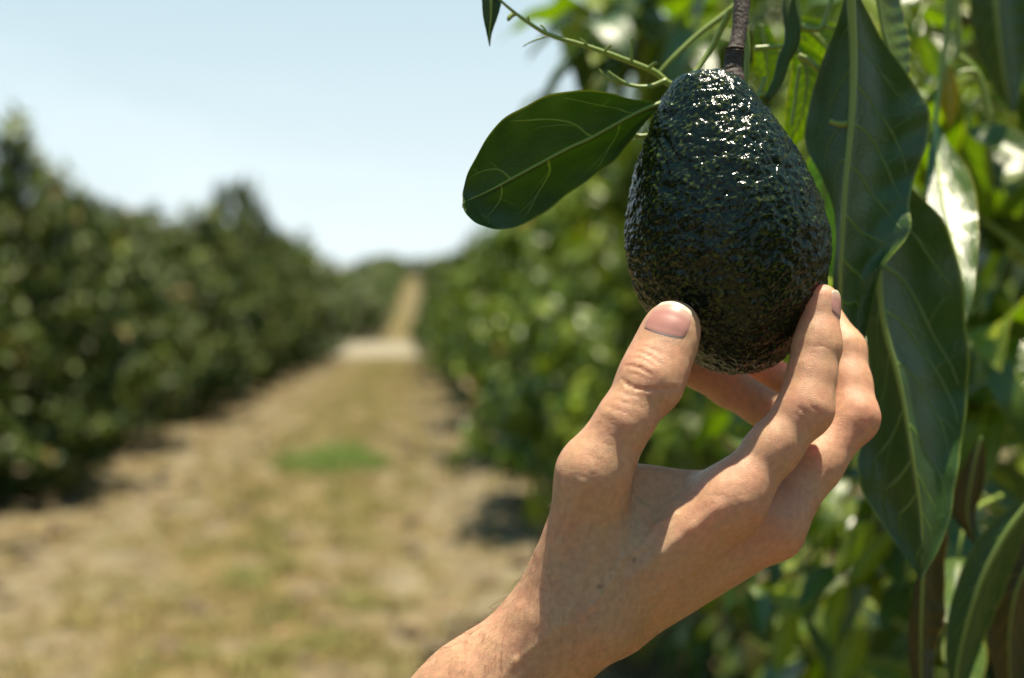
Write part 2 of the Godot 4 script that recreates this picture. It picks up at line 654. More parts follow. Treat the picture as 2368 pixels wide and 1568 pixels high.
# ---------------------------------------------------------------- the rows of trees
func crown_list(seed_: int, rad: float, top: float, shoots: int, per: int, size: float, spikes: int, sun_tint := 1.0) -> Array:
	var rng := RandomNumberGenerator.new()
	rng.seed = seed_
	var lobe := FastNoiseLite.new()
	lobe.seed = seed_
	lobe.frequency = 0.8
	var out := []
	for k in shoots + spikes:
		var a := rng.randf() * TAU
		var f := rng.randf()
		var y := lerpf(0.14, top, f)
		var prof := pow(maxf(sin(PI * clampf(0.20 + 0.74 * f, 0.0, 1.0)), 0.0), 0.6)
		var swell := 1.0 + 0.38 * lobe.get_noise_3d(cos(a) * 1.4, y * 1.1, sin(a) * 1.4)
		var deep := 1.0 - 0.62 * pow(rng.randf(), 1.7)
		var r := rad * prof * swell * deep
		var p := Vector3(cos(a) * r, y * (1.0 + 0.16 * lobe.get_noise_2d(cos(a) * 2.0 + 7.0, sin(a) * 2.0)), sin(a) * r)
		var outward := Vector3(cos(a), 0.55 + 0.8 * (f - 0.4), sin(a)).normalized()
		var count := per
		if k >= shoots:                                  # upright shoots standing out of the top
			p = Vector3(cos(a) * rad * 0.55 * rng.randf(), top * rng.randf_range(0.97, 1.07), sin(a) * rad * 0.55 * rng.randf())
			outward = Vector3(rng.randf_range(-0.2, 0.2), 1, rng.randf_range(-0.2, 0.2)).normalized()
			count = per + 4
		var tone := rng.randf()
		var shootc := (Color(0.028, 0.047, 0.005).lerp(Color(0.068, 0.088, 0.008), tone)) * sun_tint  # the factor lifts leaf colour to paint in sunlight
		if rng.randf() < 0.10: shootc = Color(0.12, 0.15, 0.02) * sun_tint
		for q in count:
			var b := rng.randf() * TAU
			var side := outward.cross(Vector3(0.2, 1, 0.3)).normalized().rotated(outward, b)
			var along := rng.randf()
			var dir := (outward * rng.randf_range(0.1, 0.9) + side * 0.9 + Vector3(0, -rng.randf_range(0.0, 0.9), 0)).normalized()
			var face := (Vector3(0, 1, 0) + outward * 0.8 + side * 0.2 + Vector3(rng.randf_range(-0.5, 0.5), rng.randf_range(-0.4, 0.4), rng.randf_range(-0.5, 0.5))).normalized()
			var c := shootc * rng.randf_range(0.75, 1.25)
			if rng.randf() < 0.025: c = Color(0.22, 0.13, 0.04)
			var long := size * rng.randf_range(0.7, 1.25)
			out.append([Transform3D(leaf_basis(dir, face, long), p + outward * (along - 0.5) * (0.30 if k >= shoots else 0.22)), c])
	return out

func joined_leaves(leaf: ArrayMesh, list: Array) -> ArrayMesh:
	var arr := leaf.surface_get_arrays(0)
	var v0: PackedVector3Array = arr[Mesh.ARRAY_VERTEX]
	var n0: PackedVector3Array = arr[Mesh.ARRAY_NORMAL]
	var i0: PackedInt32Array = arr[Mesh.ARRAY_INDEX]
	var mb := MB.new()
	for l in list:
		var t: Transform3D = l[0]
		var first := mb.v.size()
		mb.v.append_array(t * v0)
		for n in n0:
			mb.n.append((t.basis * n).normalized())
			mb.c.append(l[1])
		for k in i0: mb.i.append(first + k)
	return mb.mesh()

func make_tree(seed_: int, rad: float, top: float, shoots: int, per: int, size: float, leaf: Mesh, spikes := 5, sun_tint := 1.0) -> Node3D:
	var t := Node3D.new()
	var rng := RandomNumberGenerator.new()
	rng.seed = seed_ + 100
	var tr := MB.new()
	var bend := Vector3(rng.randf_range(-0.12, 0.12), 0, rng.randf_range(-0.12, 0.12))
	tube(tr, [Vector3(0, -0.08, 0), Vector3(0, 0.25, 0) + bend * 0.3, Vector3(0, top * 0.45, 0) + bend, Vector3(0, top * 0.85, 0) + bend * 0.5], [0.09, 0.065, 0.05, 0.015], 16, 10, 0.15, seed_)
	part("trunk", tr.mesh(), M.bark, t)
	for k in 7:
		var a := TAU * k / 7.0 + rng.randf_range(-0.4, 0.4)
		var y0 := top * rng.randf_range(0.15, 0.5)
		var out := Vector3(cos(a), 0, sin(a))
		var lb := MB.new()
		tube(lb, [Vector3(0, y0, 0) + bend * 0.6, Vector3(0, y0 + 0.25, 0) + out * rad * 0.35, Vector3(0, y0 + 0.45 * rng.randf_range(0.6, 1.6), 0) + out * rad * 0.75], [0.035, 0.024, 0.008], 8, 7, 0.1, seed_ + k)
		part("limb", lb.mesh(), M.bark, t)
	part("crown", joined_leaves(leaf, crown_list(seed_, rad, top, shoots, per, size, spikes, sun_tint)), M.crown if sun_tint < 1.2 else M.crown_waxy, t)
	return t

func place_tree(proto: Node3D, first: bool, x: float, z: float, turn: float, sc: Vector3, label: String, group: String) -> void:
	var t: Node3D = proto if first else proto.duplicate()
	t.name = numbered("avocado_tree")
	add_child(t, true)
	t.transform = Transform3D(Basis(Vector3.UP, turn).scaled(sc), Vector3(x, height(x, z), z))
	tag(t, label, "tree", group)

func build_rows() -> void:
	var leaf := leaf_shape(0.9, 0.28, 0.3, 0.40, 5, 1, 0.1)
	var far_leaf := leaf_shape(0.7, 0.25, 0.2, 0.44, 3, 1, 0.0)
	var near := []
	for k in 3:
		near.append(make_tree(40 + k * 7, 1.75, [2.95, 3.1, 2.85][k], 960, 14, 0.145, leaf, [5, 3, 4][k]))
	var bright := []
	for k in 2:
		bright.append(make_tree(140 + k * 7, 1.65, [2.95, 3.05][k], 700, 14, 0.145, leaf, 4, 2.3))  # lighter leaf colour puts sunlight into the trees of this row
	var far := []
	for k in 2:
		far.append(make_tree(90 + k * 5, 1.8, [2.95, 3.1][k], 420, 10, 0.22, far_leaf, 4, 1.25))
	var first := {}
	var rng := RandomNumberGenerator.new()
	rng.seed = 5
	var group := "row of avocado trees across the aisle"
	# the row across the aisle: x, z, width, height
	var row := [[-4.25, -8.2, 1.0, 0.80], [-3.9, -11.2, 0.88, 0.96], [-4.3, -15.0, 0.98, 0.94], [-4.3, -18.8, 1.0, 0.98], [-4.3, -22.6, 1.0, 1.02], [-3.5, -25.2, 0.5, 1.34], [-4.25, -28.4, 1.0, 1.14], [-4.15, -32.4, 1.0, 1.12]]
	var words := ["first", "second and broad", "third", "fourth", "fifth", "sixth, slim and pointed", "seventh", "eighth"]
	for k in 30:
		var spot: Array
		var label := "small distant avocado tree far along the row across the dirt aisle"
		if k < row.size():
			spot = row[k]
			label = "%s avocado tree from the near end of the row across the aisle" % words[k]
		elif k < 11: spot = [-4.0, -32.4 - 3.9 * (k - 7), 1.05, rng.randf_range(1.1, 1.2)]
		else: spot = [-2.95 + rng.randf_range(-0.15, 0.1), -54.0 - 4.2 * (k - 11), 1.0, rng.randf_range(0.70, 0.84)]
		var proto: Node3D = near[k % 3] if k < row.size() else far[k % 2]
		place_tree(proto, not first.has(proto), spot[0], spot[1], rng.randf() * TAU, Vector3(spot[2], spot[3], spot[2]), label, group)
		first[proto] = true
	# the row that the held fruit belongs to
	group = "row of avocado trees behind the fruit"
	for k in 29:
		var z := -5.7 - 3.9 * k
		var x := 2.12 - 0.012 * (-z - 5.7) + rng.randf_range(-0.1, 0.1)
		var s := rng.randf_range(0.92, 1.02)
		if k == 0: s = 1.04
		if z < -44.0: z -= 8.0; x = 2.45; s *= 0.78
		var label := "small distant avocado tree far along the row behind the held fruit"
		if k < 6: label = "sunlit avocado tree, %s beyond the fruit-bearing tree in its row" % ["first", "second", "third", "fourth", "fifth", "sixth"][k]
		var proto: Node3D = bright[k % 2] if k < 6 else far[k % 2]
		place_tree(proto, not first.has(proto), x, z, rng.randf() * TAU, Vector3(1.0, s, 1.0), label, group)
		first[proto] = true
	# both rows go on beside and behind the camera; the fruit mirrors them
	for k in 3: place_tree(near[k % 3], false, -4.5, -3.4 + 4.0 * k, 1.1 * k, Vector3(1.0, 1.02, 1.0), "avocado tree standing beside the camera in the row across the aisle", "trees beside and behind the camera")
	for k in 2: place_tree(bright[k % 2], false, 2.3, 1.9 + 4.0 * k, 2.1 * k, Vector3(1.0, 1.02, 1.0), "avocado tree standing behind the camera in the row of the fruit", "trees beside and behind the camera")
	# where the aisle ends
	for k in 5:
		place_tree(far[k % 2], false, -5.0 + 2.5 * k, -140.0 - (k % 2), k * 1.3, Vector3(1.1, 0.7, 1.1), "distant avocado tree closing the far end of the aisle", "trees at the far end of the aisle")

# ---------------------------------------------------------------- the tree that bears the fruit
func build_near_tree() -> void:
	var foot := Vector3(1.95, height(1.95, -2.0), -2.0)
	var tree := thing("avocado_tree", foot, "avocado tree bearing the held dark fruit, its glossy leaves filling the side behind the hand", "tree")
	var rng := RandomNumberGenerator.new()
	rng.seed = 321

	var tr := MB.new()
	tube(tr, [Vector3(0, -0.1, 0), Vector3(0.02, 0.4, 0.03), Vector3(-0.04, 1.2, 0.0), Vector3(0, 2.3, 0)], [0.11, 0.085, 0.06, 0.02], 20, 14, 0.15, 4)
	part("trunk", tr.mesh(), M.bark, tree)
	stalk("limb", [foot + Vector3(0, 1.0, 0), foot + Vector3(-0.5, 1.55, 0.5), pt(2600, -500, 0.95), pt(2150, -420, 0.56), pt(1760, -260, 0.465)], [0.04, 0.028, 0.014, 0.007, 0.0042], M.bark, tree, 40, 12, 0.1)
	stalk("limb", [foot + Vector3(0, 0.7, 0), foot + Vector3(-0.45, 0.95, 0.25), pt(2250, 1250, 1.15)], [0.035, 0.022, 0.008], M.bark, tree, 20, 10, 0.1)
	stalk("limb", [foot + Vector3(0, 0.9, 0), foot + Vector3(-0.4, 1.3, 0.35), pt(2380, 500, 1.0)], [0.035, 0.022, 0.008], M.bark, tree, 20, 10, 0.1)
	stalk("limb", [foot + Vector3(0, 1.3, 0), foot + Vector3(-0.55, 1.8, 0.2), pt(1750, -60, 1.35)], [0.035, 0.022, 0.006], M.bark, tree, 20, 10, 0.1)

	var leaf := leaf_shape(0.9, 0.28, 0.3, 0.40, 5, 1, 0.1)
	var cl := crown_list(611, 1.38, 2.75, 560, 14, 0.125, 6, 1.7)
	var kept := []
	for c in cl:                                          # leaves that stand out of the view of this camera or well behind the fruit
		var at: Vector3 = cam_t.affine_inverse() * (foot + (c[0] as Transform3D).origin)
		if -at.z > 0.9 or at.x > 1.2: kept.append(c)
	part("crown", joined_leaves(leaf, kept), M.crown_waxy, tree)

	# leafy shoots near enough to tell their leaves apart
	var shapes := []
	for k in 7:
		shapes.append(leaf_shape([0.5, 0.9, 1.3, 0.2, 0.8, 1.6, 1.0][k], [0.25, 0.35, 0.18, 0.45, 0.3, 0.2, 0.12][k], [0.1, 0.5, -0.4, 0.2, -0.7, 0.3, 0.0][k], [0.40, 0.36, 0.44, 0.38, 0.34, 0.42, 0.46][k], 12, 3, [0.06, 0.14, 0.1, 0.05, 0.16, 0.08, 0.12][k]))
	var mats := [M.leaf_mid, M.leaf_fresh_lit, M.leaf_dark, M.leaf_gloss, M.leaf_fresh_lit, M.leaf_fresh_lit, M.leaf_mid, M.leaf_gloss]
	var boxes := [
		[1380, 1690, -60, 130, 1.2, 1.8, 8], [1830, 2450, -160, 260, 0.8, 1.4, 10], [2100, 2480, 260, 1000, 0.8, 1.4, 10],
		[1830, 2440, 1080, 1640, 0.85, 1.5, 13], [1740, 1990, 420, 1080, 1.5, 2.3, 9],
	]
	for b in boxes:
		for k in b[6]:
			var f: float = (k + rng.randf()) / b[6]
			var d := rng.randf_range(b[4], b[5])
			var p := pt(lerpf(b[0], b[1], fmod(f * 3.7 + rng.randf() * 0.2, 1.0)), lerpf(b[2], b[3], f), d)
			var grow := (Vector3(-0.55, 0.25, 0.25) + Vector3(rng.randf_range(-0.6, 0.6), rng.randf_range(-0.6, 0.6), rng.randf_range(-0.5, 0.5))).normalized()
			stalk("twig", [p - grow * 0.16, p - grow * 0.05 + Vector3(0, 0.01, 0), p + grow * 0.05], [0.0035, 0.0026, 0.0014], M.green_stalk, tree, 8, 6)
			for q in 6:
				var side := grow.cross(Vector3(0.2, 1, 0.3)).normalized().rotated(grow, q * 2.4 + rng.randf() * 0.6)
				var dir := (grow * rng.randf_range(0.1, 0.8) + side * 0.9 + Vector3(0, -rng.randf_range(0.1, 0.9), 0)).normalized()
				var face := (Vector3(-0.1, 1, 0.1) + grow * 0.4 + Vector3(rng.randf_range(-0.6, 0.6), rng.randf_range(-0.3, 0.3), rng.randf_range(-0.6, 0.6))).normalized()
				var mat: Material = mats[rng.randi() % mats.size()]
				if rng.randf() < 0.01: mat = M.leaf_mid
				var o := part("leaf", shapes[rng.randi() % shapes.size()], mat, tree)
				o.transform = Transform3D(leaf_basis(dir, face, rng.randf_range(0.085, 0.14)), p + grow * (q * 0.018 - 0.05) - foot)

	# leaves that can be known one by one
	var z4 := func(a: Array, d: float) -> Array: return [1045.8 + a[0] * 0.3596, a[1] * 0.3596, d]
	var up := [[1335, 660], [1150, 635], [980, 590], [800, 578], [620, 612], [440, 705], [290, 800], [180, 950], [100, 1100], [68, 1220], [66, 1275], [66, 1325]]
	var md := [[1335, 663], [1200, 720], [1050, 800], [900, 885], [740, 958], [560, 1055], [400, 1140], [270, 1210], [160, 1262], [100, 1285], [74, 1305], [68, 1332]]
	var lo := [[1335, 668], [1260, 770], [1170, 880], [1070, 1000], [930, 1110], [780, 1220], [620, 1355], [460, 1447], [310, 1476], [180, 1455], [100, 1395], [74, 1350]]
	var a1 := []; var a2 := []; var a3 := []
	for k in 12:
		var d := lerpf(0.452, 0.418, k / 11.0)
		var e := sin(PI * minf(k / 9.0, 1.0))
		a1.append(z4.call(up[k], d - 0.010 * e)); a2.append(z4.call(md[k], d)); a3.append(z4.call(lo[k], d + 0.011 * e))
	var lf := blade("leaf", places(a1), places(a2), places(a3), M.leaf_few, tree, 0.08, 0.05, 2.1, 0.0006)
	lf.set_meta("label", "rounded green leaf with pale veins beside the fruit")
	stalk("leaf_stalk", [pt(1524, 239, 0.452), pt(1575, 205, 0.466), pt(1640, 120, 0.472), pt(1690, 20, 0.468)], [0.0007, 0.0009, 0.0011, 0.0013], M.green_stalk, tree)

	lf = blade("leaf", places([[1962, -40, 0.478], [1930, 70, 0.487], [1895, 150, 0.492], [1868, 250, 0.495], [1862, 330, 0.494], [1900, 410, 0.49], [1925, 480, 0.488], [1932, 560, 0.487], [1925, 640, 0.487], [1930, 720, 0.487], [1960, 790, 0.487], [1984, 832, 0.487]]),
		places([[1966, -40, 0.476], [1972, 70, 0.479], [1974, 150, 0.48], [1971, 250, 0.48], [1964, 340, 0.48], [1957, 410, 0.48], [1952, 480, 0.48], [1948, 560, 0.481], [1944, 640, 0.482], [1946, 720, 0.484], [1964, 790, 0.486], [1985, 835, 0.487]]),
		places([[1972, -40, 0.478], [2030, 70, 0.488], [2092, 160, 0.494], [2132, 230, 0.497], [2147, 290, 0.497], [2132, 370, 0.495], [2112, 440, 0.493], [2106, 490, 0.491], [2096, 545, 0.49], [2046, 605, 0.488], [2024, 680, 0.487], [1990, 830, 0.487]]), M.leaf_dark, tree, 0.16, 0.06, 2.3, 0.0013)
	lf.set_meta("label", "long dark green leaf hanging with a pale midrib")
	lf = blade("leaf", places([[2046, 400, 0.507], [2004, 480, 0.512], [1986, 570, 0.515], [1985, 680, 0.516], [2004, 790, 0.516], [2012, 880, 0.516], [2000, 980, 0.516], [1980, 1060, 0.514], [1990, 1130, 0.512], [2028, 1195, 0.51], [2078, 1265, 0.506], [2126, 1338, 0.502]]),
		places([[2050, 400, 0.506], [2040, 480, 0.506], [2034, 570, 0.506], [2036, 680, 0.506], [2053, 784, 0.505], [2078, 869, 0.504], [2095, 960, 0.504], [2110, 1050, 0.503], [2122, 1130, 0.503], [2131, 1200, 0.503], [2133, 1275, 0.502], [2128, 1340, 0.502]]),
		places([[2056, 400, 0.507], [2130, 455, 0.512], [2180, 510, 0.516], [2212, 610, 0.52], [2232, 750, 0.522], [2243, 859, 0.522], [2238, 945, 0.52], [2222, 1050, 0.516], [2207, 1120, 0.513], [2195, 1199, 0.51], [2170, 1270, 0.506], [2131, 1341, 0.502]]), M.leaf_dark, tree, 0.13, 0.05, 2.0, 0.0012, 1.0)
	lf.set_meta("label", "large blue green leaf hanging behind the fingers")
	lf = blade("leaf", places([[2160, 286, 0.615], [2150, 335, 0.605], [2143, 400, 0.591], [2141, 450, 0.580], [2158, 500, 0.569], [2180, 560, 0.556], [2205, 610, 0.546], [2222, 680, 0.535], [2233, 741, 0.524]]),
		places([[2163, 286, 0.615], [2166, 335, 0.602], [2170, 400, 0.588], [2177, 450, 0.577], [2188, 500, 0.566], [2204, 560, 0.553], [2219, 610, 0.543], [2229, 680, 0.532], [2234, 741, 0.524]]),
		places([[2168, 286, 0.615], [2196, 335, 0.596], [2236, 390, 0.582], [2254, 440, 0.571], [2261, 500, 0.560], [2262, 560, 0.547], [2258, 625, 0.537], [2248, 690, 0.526], [2236, 743, 0.524]]), M.leaf_gloss, tree, 0.03, 0.05, 2.6, 0.0011)
	lf.set_meta("label", "glossy leaf glaring white in the sun")
	# the one with its twin edge above the long leaf
	blade("leaf", places([[2026, -30, 0.50], [2034, 50, 0.501], [2046, 110, 0.502], [2062, 170, 0.503], [2085, 215, 0.505]]), places([[2028, -30, 0.499], [2040, 50, 0.50], [2056, 110, 0.50], [2075, 170, 0.502], [2090, 218, 0.505]]), places([[2080, -30, 0.515], [2096, 50, 0.516], [2102, 110, 0.514], [2104, 170, 0.51], [2098, 219, 0.505]]), M.leaf_mid, tree, 0.06, 0.03, 1.5, 0.0008)
	# pale, sun shot leaf behind the fruit's edge
	blade("leaf", places([[1965, 300, 0.56], [1900, 330, 0.562], [1860, 390, 0.565], [1868, 470, 0.567], [1890, 560, 0.569], [1915, 640, 0.571]]), places([[1968, 305, 0.56], [1925, 365, 0.56], [1908, 420, 0.562], [1905, 490, 0.564], [1910, 570, 0.568], [1920, 643, 0.571]]), places([[1972, 312, 0.56], [1955, 390, 0.562], [1948, 440, 0.564], [1945, 510, 0.567], [1938, 580, 0.57], [1926, 645, 0.571]]), M.leaf_pale, tree, 0.1, 0.05, 2.0, 0.001)
	# lit through, behind the top of the fruit
	blade("leaf", places([[1818, 95, 0.52], [1830, 150, 0.522], [1822, 220, 0.525], [1815, 280, 0.527], [1808, 350, 0.53]]), places([[1835, 100, 0.52], [1865, 160, 0.521], [1862, 230, 0.523], [1846, 290, 0.526], [1812, 352, 0.53]]), places([[1850, 92, 0.52], [1915, 150, 0.523], [1912, 235, 0.526], [1880, 300, 0.528], [1816, 354, 0.53]]), M.leaf_fresh_lit, tree, 0.1, 0.05, 1.5, 0.0007)
	blade("leaf", places([[1838, 60, 0.54], [1860, 100, 0.542], [1890, 150, 0.545], [1925, 200, 0.548]]), places([[1842, 50, 0.54], [1890, 85, 0.54], [1920, 130, 0.542], [1930, 203, 0.548]]), places([[1850, 38, 0.54], [1930, 55, 0.542], [1950, 110, 0.545], [1935, 205, 0.548]]), M.leaf_fresh_lit, tree, 0.1, 0.05, 1.5, 0.0007)
	blade("leaf", places([[1745, 60, 0.53], [1742, 110, 0.53], [1748, 160, 0.532], [1775, 230, 0.534]]), places([[1760, 58, 0.53], [1768, 110, 0.53], [1775, 165, 0.532], [1780, 232, 0.534]]), places([[1778, 60, 0.53], [1800, 110, 0.532], [1802, 170, 0.533], [1785, 234, 0.534]]), M.leaf_fresh_lit, tree, 0.1, 0.05, 1.5, 0.0006)
	# brown and dark ones at the lower edge, and a dark one high up
	lf = blade("leaf", places([[2268, 1010, 0.60], [2235, 1060, 0.602], [2208, 1130, 0.604], [2198, 1185, 0.605], [2225, 1225, 0.606], [2254, 1262, 0.607]]), places([[2270, 1010, 0.60], [2256, 1060, 0.60], [2242, 1130, 0.601], [2236, 1185, 0.603], [2244, 1225, 0.605], [2256, 1263, 0.607]]), places([[2274, 1010, 0.60], [2280, 1060, 0.604], [2272, 1130, 0.606], [2258, 1185, 0.607], [2256, 1225, 0.607], [2258, 1262, 0.607]]), M.leaf_brown, tree, 0.15, 0.06, 2.0, 0.0005)
	lf.set_meta("label", "rust brown withered leaf")
	blade("leaf", places([[2382, 1150, 0.575], [2300, 1200, 0.58], [2235, 1290, 0.584], [2198, 1400, 0.586], [2185, 1490, 0.586], [2190, 1560, 0.586], [2200, 1640, 0.585]]), places([[2386, 1155, 0.575], [2330, 1230, 0.576], [2280, 1320, 0.578], [2246, 1410, 0.58], [2225, 1490, 0.582], [2212, 1560, 0.583], [2203, 1642, 0.585]]), places([[2390, 1162, 0.575], [2362, 1260, 0.582], [2330, 1340, 0.587], [2300, 1420, 0.59], [2270, 1500, 0.59], [2240, 1570, 0.588], [2206, 1643, 0.585]]), M.leaf_dark, tree, 0.12, 0.05, 2.0, 0.0011)
	blade("leaf", places([[2430, 1200, 0.60], [2345, 1260, 0.605], [2290, 1350, 0.61], [2278, 1450, 0.612], [2300, 1560, 0.612], [2340, 1680, 0.61]]), places([[2434, 1205, 0.60], [2385, 1290, 0.601], [2350, 1370, 0.603], [2335, 1460, 0.606], [2335, 1560, 0.608], [2343, 1682, 0.61]]), places([[2440, 1212, 0.60], [2430, 1310, 0.606], [2415, 1390, 0.611], [2400, 1480, 0.613], [2380, 1570, 0.612], [2347, 1683, 0.61]]), M.leaf_brown, tree, 0.12, 0.05, 2.0, 0.0006)
	lf = blade("leaf", places([[2120, 1330, 0.565], [2106, 1400, 0.567], [2100, 1470, 0.568], [2102, 1540, 0.568], [2130, 1640, 0.566]]), places([[2135, 1325, 0.563], [2132, 1400, 0.563], [2130, 1470, 0.564], [2130, 1540, 0.565], [2134, 1642, 0.566]]), places([[2195, 1225, 0.57], [2185, 1390, 0.575], [2172, 1470, 0.576], [2160, 1545, 0.573], [2138, 1643, 0.566]]), M.leaf_brown, tree, 0.2, 0.08, 2.0, 0.0006)
	blade("leaf", places([[2240, -120, 0.72], [2236, -20, 0.725], [2250, 80, 0.73], [2280, 170, 0.733], [2335, 262, 0.735]]), places([[2290, -130, 0.72], [2300, -20, 0.72], [2310, 80, 0.722], [2322, 170, 0.727], [2339, 263, 0.735]]), places([[2350, -120, 0.725], [2375, -20, 0.732], [2380, 80, 0.737], [2370, 170, 0.738], [2343, 264, 0.735]]), M.leaf_dark, tree, 0.12, 0.05, 1.5, 0.0012)
	blade("leaf", places([[2180, 150, 0.66], [2172, 200, 0.662], [2176, 250, 0.664], [2192, 290, 0.666]]), places([[2190, 148, 0.66], [2192, 200, 0.66], [2194, 250, 0.662], [2196, 292, 0.666]]), places([[2202, 152, 0.66], [2214, 200, 0.664], [2212, 250, 0.666], [2200, 293, 0.666]]), M.leaf_yellow, tree, 0.1, 0.05, 1.5, 0.0007)

	# leaves below the hand that catch the sun, and sunlit ones beside them
	var caught := [[1935, 1310, 1822, 1394, 0.80, 1], [2215, 1290, 2148, 1470, 0.64, 1], [2235, 300, 2362, 415, 0.74, 1], [2095, 1350, 2004, 1440, 0.82, 1], [1960, 1420, 1905, 1500, 0.95, 1], [1960, 1150, 1930, 1220, 0.95, 1], [2225, 1450, 2165, 1600, 0.66, 1],
		[2022, 1208, 1925, 1330, 0.76, 0], [2066, 1235, 1965, 1345, 0.80, 0], [1960, 1350, 1880, 1510, 0.82, 0], [2060, 1330, 1960, 1350, 0.84, 0], [1900, 1190, 1850, 1300, 0.95, 0], [2290, 1090, 2350, 1130, 0.80, 0], [1840, 1420, 1790, 1560, 0.9, 0], [2000, 1450, 1930, 1600, 0.9, 0], [1785, 1330, 1740, 1450, 1.0, 0], [1690, 960, 1560, 1040, 1.2, 0], [1640, 900, 1700, 1060, 1.25, 0], [2120, 80, 2190, 200, 0.75, 0], [2100, 20, 2230, 60, 0.8, 0]]
	for k in 18:
		var cx := rng.randf_range(1720, 2350)
		var cy := rng.randf_range(1080, 1560) if k < 12 else rng.randf_range(40, 900)
		if k >= 12: cx = rng.randf_range(2180, 2350)
		caught.append([cx, cy, cx + rng.randf_range(-80, 60), cy + rng.randf_range(50, 110), rng.randf_range(0.8, 1.25), 1])
	for c in caught:
		var p := pt(c[0], c[1], c[4])
		var e := pt(c[2], c[3], c[4]) - p
		var half := (SUN.normalized() + (EYE - p).normalized()).normalized()
		var fwd := -cam_t.basis.z
		var dir := e
		var face := Vector3(rng.randf_range(-0.5, 0.5), 0.35, rng.randf_range(-1.0, -0.5))
		if c[5] == 1:                                     # turned so that its gloss sends the sun this way
			dir = e - fwd * (e.dot(half) / fwd.dot(half))
			face = half
		var o := part("leaf", shapes[rng.randi() % 3] if c[5] == 0 else shapes[3], M.leaf_gloss if c[5] == 1 else M.leaf_fresh_lit, tree)
		o.transform = Transform3D(leaf_basis(dir, face, minf(dir.length(), 0.13)), p - foot)
		stalk("twig", [p, p + Vector3(0.01, 0.02, -0.01), p + Vector3(0.05, 0.02, -0.06)], [0.0009, 0.0012, 0.0016], M.green_stalk, tree, 6, 6)

	# twigs and flower stalks round the fruit
	stalk("twig", [pt(1722, -270, 0.462), pt(1719, -60, 0.456), pt(1714, 20, 0.452), pt(1708, 80, 0.449), pt(1699, 122, 0.446)], [0.0033, 0.0029, 0.0028, 0.0027, 0.0027], M.brown_stem, tree, 44, 14, 0.10)
	stalk("twig", [pt(1800, -260, 0.50), pt(1828, -60, 0.492), pt(1827, 20, 0.488), pt(1832, 90, 0.484), pt(1812, 140, 0.48), pt(1797, 190, 0.477), pt(1772, 232, 0.474)], [0.0034, 0.0032, 0.0031, 0.0030, 0.0024, 0.0019, 0.0014], M.dark_stem, tree, 30, 14, 0.10)
	stalk("twig", [pt(1760, -60, 0.50), pt(1700, 12, 0.50), pt(1620, 75, 0.498), pt(1560, 130, 0.496), pt(1520, 172, 0.495)], [0.0013, 0.0012, 0.0011, 0.001, 0.0007], M.green_stalk, tree)
	stalk("flower_stalk", [pt(1700, 215, 0.475), pt(1600, 205, 0.470), pt(1550, 195, 0.468), pt(1510, 165, 0.466), pt(1430, 133, 0.463), pt(1350, 105, 0.460), pt(1275, 83, 0.457), pt(1215, 48, 0.455), pt(1160, 4, 0.453), pt(1120, -40, 0.452)], [0.0012, 0.0012, 0.0012, 0.00105, 0.00095, 0.00085, 0.0007, 0.0005, 0.0004], M.green_stalk, tree, 60, 9, 0.22)
	for b in [[[1275, 83], [1250, 88], [1225, 98], [1209, 108], 0.0003], [[1460, 147], [1460, 120], [1459, 95], [1461, 88], 0.0006], [[1262, 75], [1258, 66], [1252, 60], [1248, 58], 0.0004], [[1190, 30], [1180, 38], [1176, 44], [1175, 47], 0.0009], [[1360, 109], [1352, 98], [1345, 92], [1340, 88], 0.0004], [[1395, 122], [1404, 112], [1410, 106], [1412, 103], 0.0005], [[1498, 160], [1508, 150], [1515, 146], [1520, 146], 0.0006], [[1225, 55], [1222, 45], [1220, 40], [1220, 36], 0.0004], [[1540, 185], [1500, 200], [1450, 195], [1405, 165], 0.0008], [[1450, 195], [1430, 190], [1400, 178], [1385, 160], 0.0007]]:
		stalk("flower_stalk", [pt(b[0][0], b[0][1], 0.460), pt(b[1][0], b[1][1], 0.459), pt(b[2][0], b[2][1], 0.4585), pt(b[3][0], b[3][1], 0.458)], [b[4] * 1.2, b[4], b[4] * 0.9, b[4] * 0.5], M.green_stalk, tree, 10, 7, 0.2)
	for b in [[[1843, -30], [1845, 30], [1850, 60], [1870, 68], 0.0011, 0.486], [[1860, 62], [1888, 68], [1905, 55], [1925, -10], 0.0012, 0.49], [[1905, 58], [1920, 66], [1930, 66], [1935, 68], 0.0006, 0.489], [[1845, 130], [1870, 140], [1890, 158], [1900, 170], 0.0013, 0.495], [[1745, 112], [1760, 111], [1785, 109], [1808, 108], 0.0011, 0.478], [[1735, 225], [1745, 224], [1760, 220], [1768, 215], 0.001, 0.468], [[1751, 222], [1760, 205], [1766, 190], [1768, 178], 0.0011, 0.47], [[1960, 285], [1950, 288], [1935, 286], [1918, 280], 0.0012, 0.482], [[1468, 312], [1480, 315], [1500, 312], [1530, 300], 0.0009, 0.462], [[2206, -20], [2215, 60], [2218, 90], [2210, 130], 0.0016, 0.62], [[2210, 130], [2240, 150], [2268, 190], [2290, 280], 0.002, 0.62], [[2255, 165], [2235, 165], [2222, 168], [2212, 172], 0.0014, 0.618], [[1722, 60], [1728, 110], [1727, 150], [1722, 205], 0.0011, 0.476], [[1850, 150], [1842, 200], [1838, 240], [1830, 290], 0.0007, 0.505]]:
		stalk("flower_stalk", [pt(b[0][0], b[0][1], b[5]), pt(b[1][0], b[1][1], b[5]), pt(b[2][0], b[2][1], b[5]), pt(b[3][0], b[3][1], b[5])], [b[4], b[4], b[4] * 0.9, b[4] * 0.75], M.green_stalk, tree, 14, 8, 0.15)
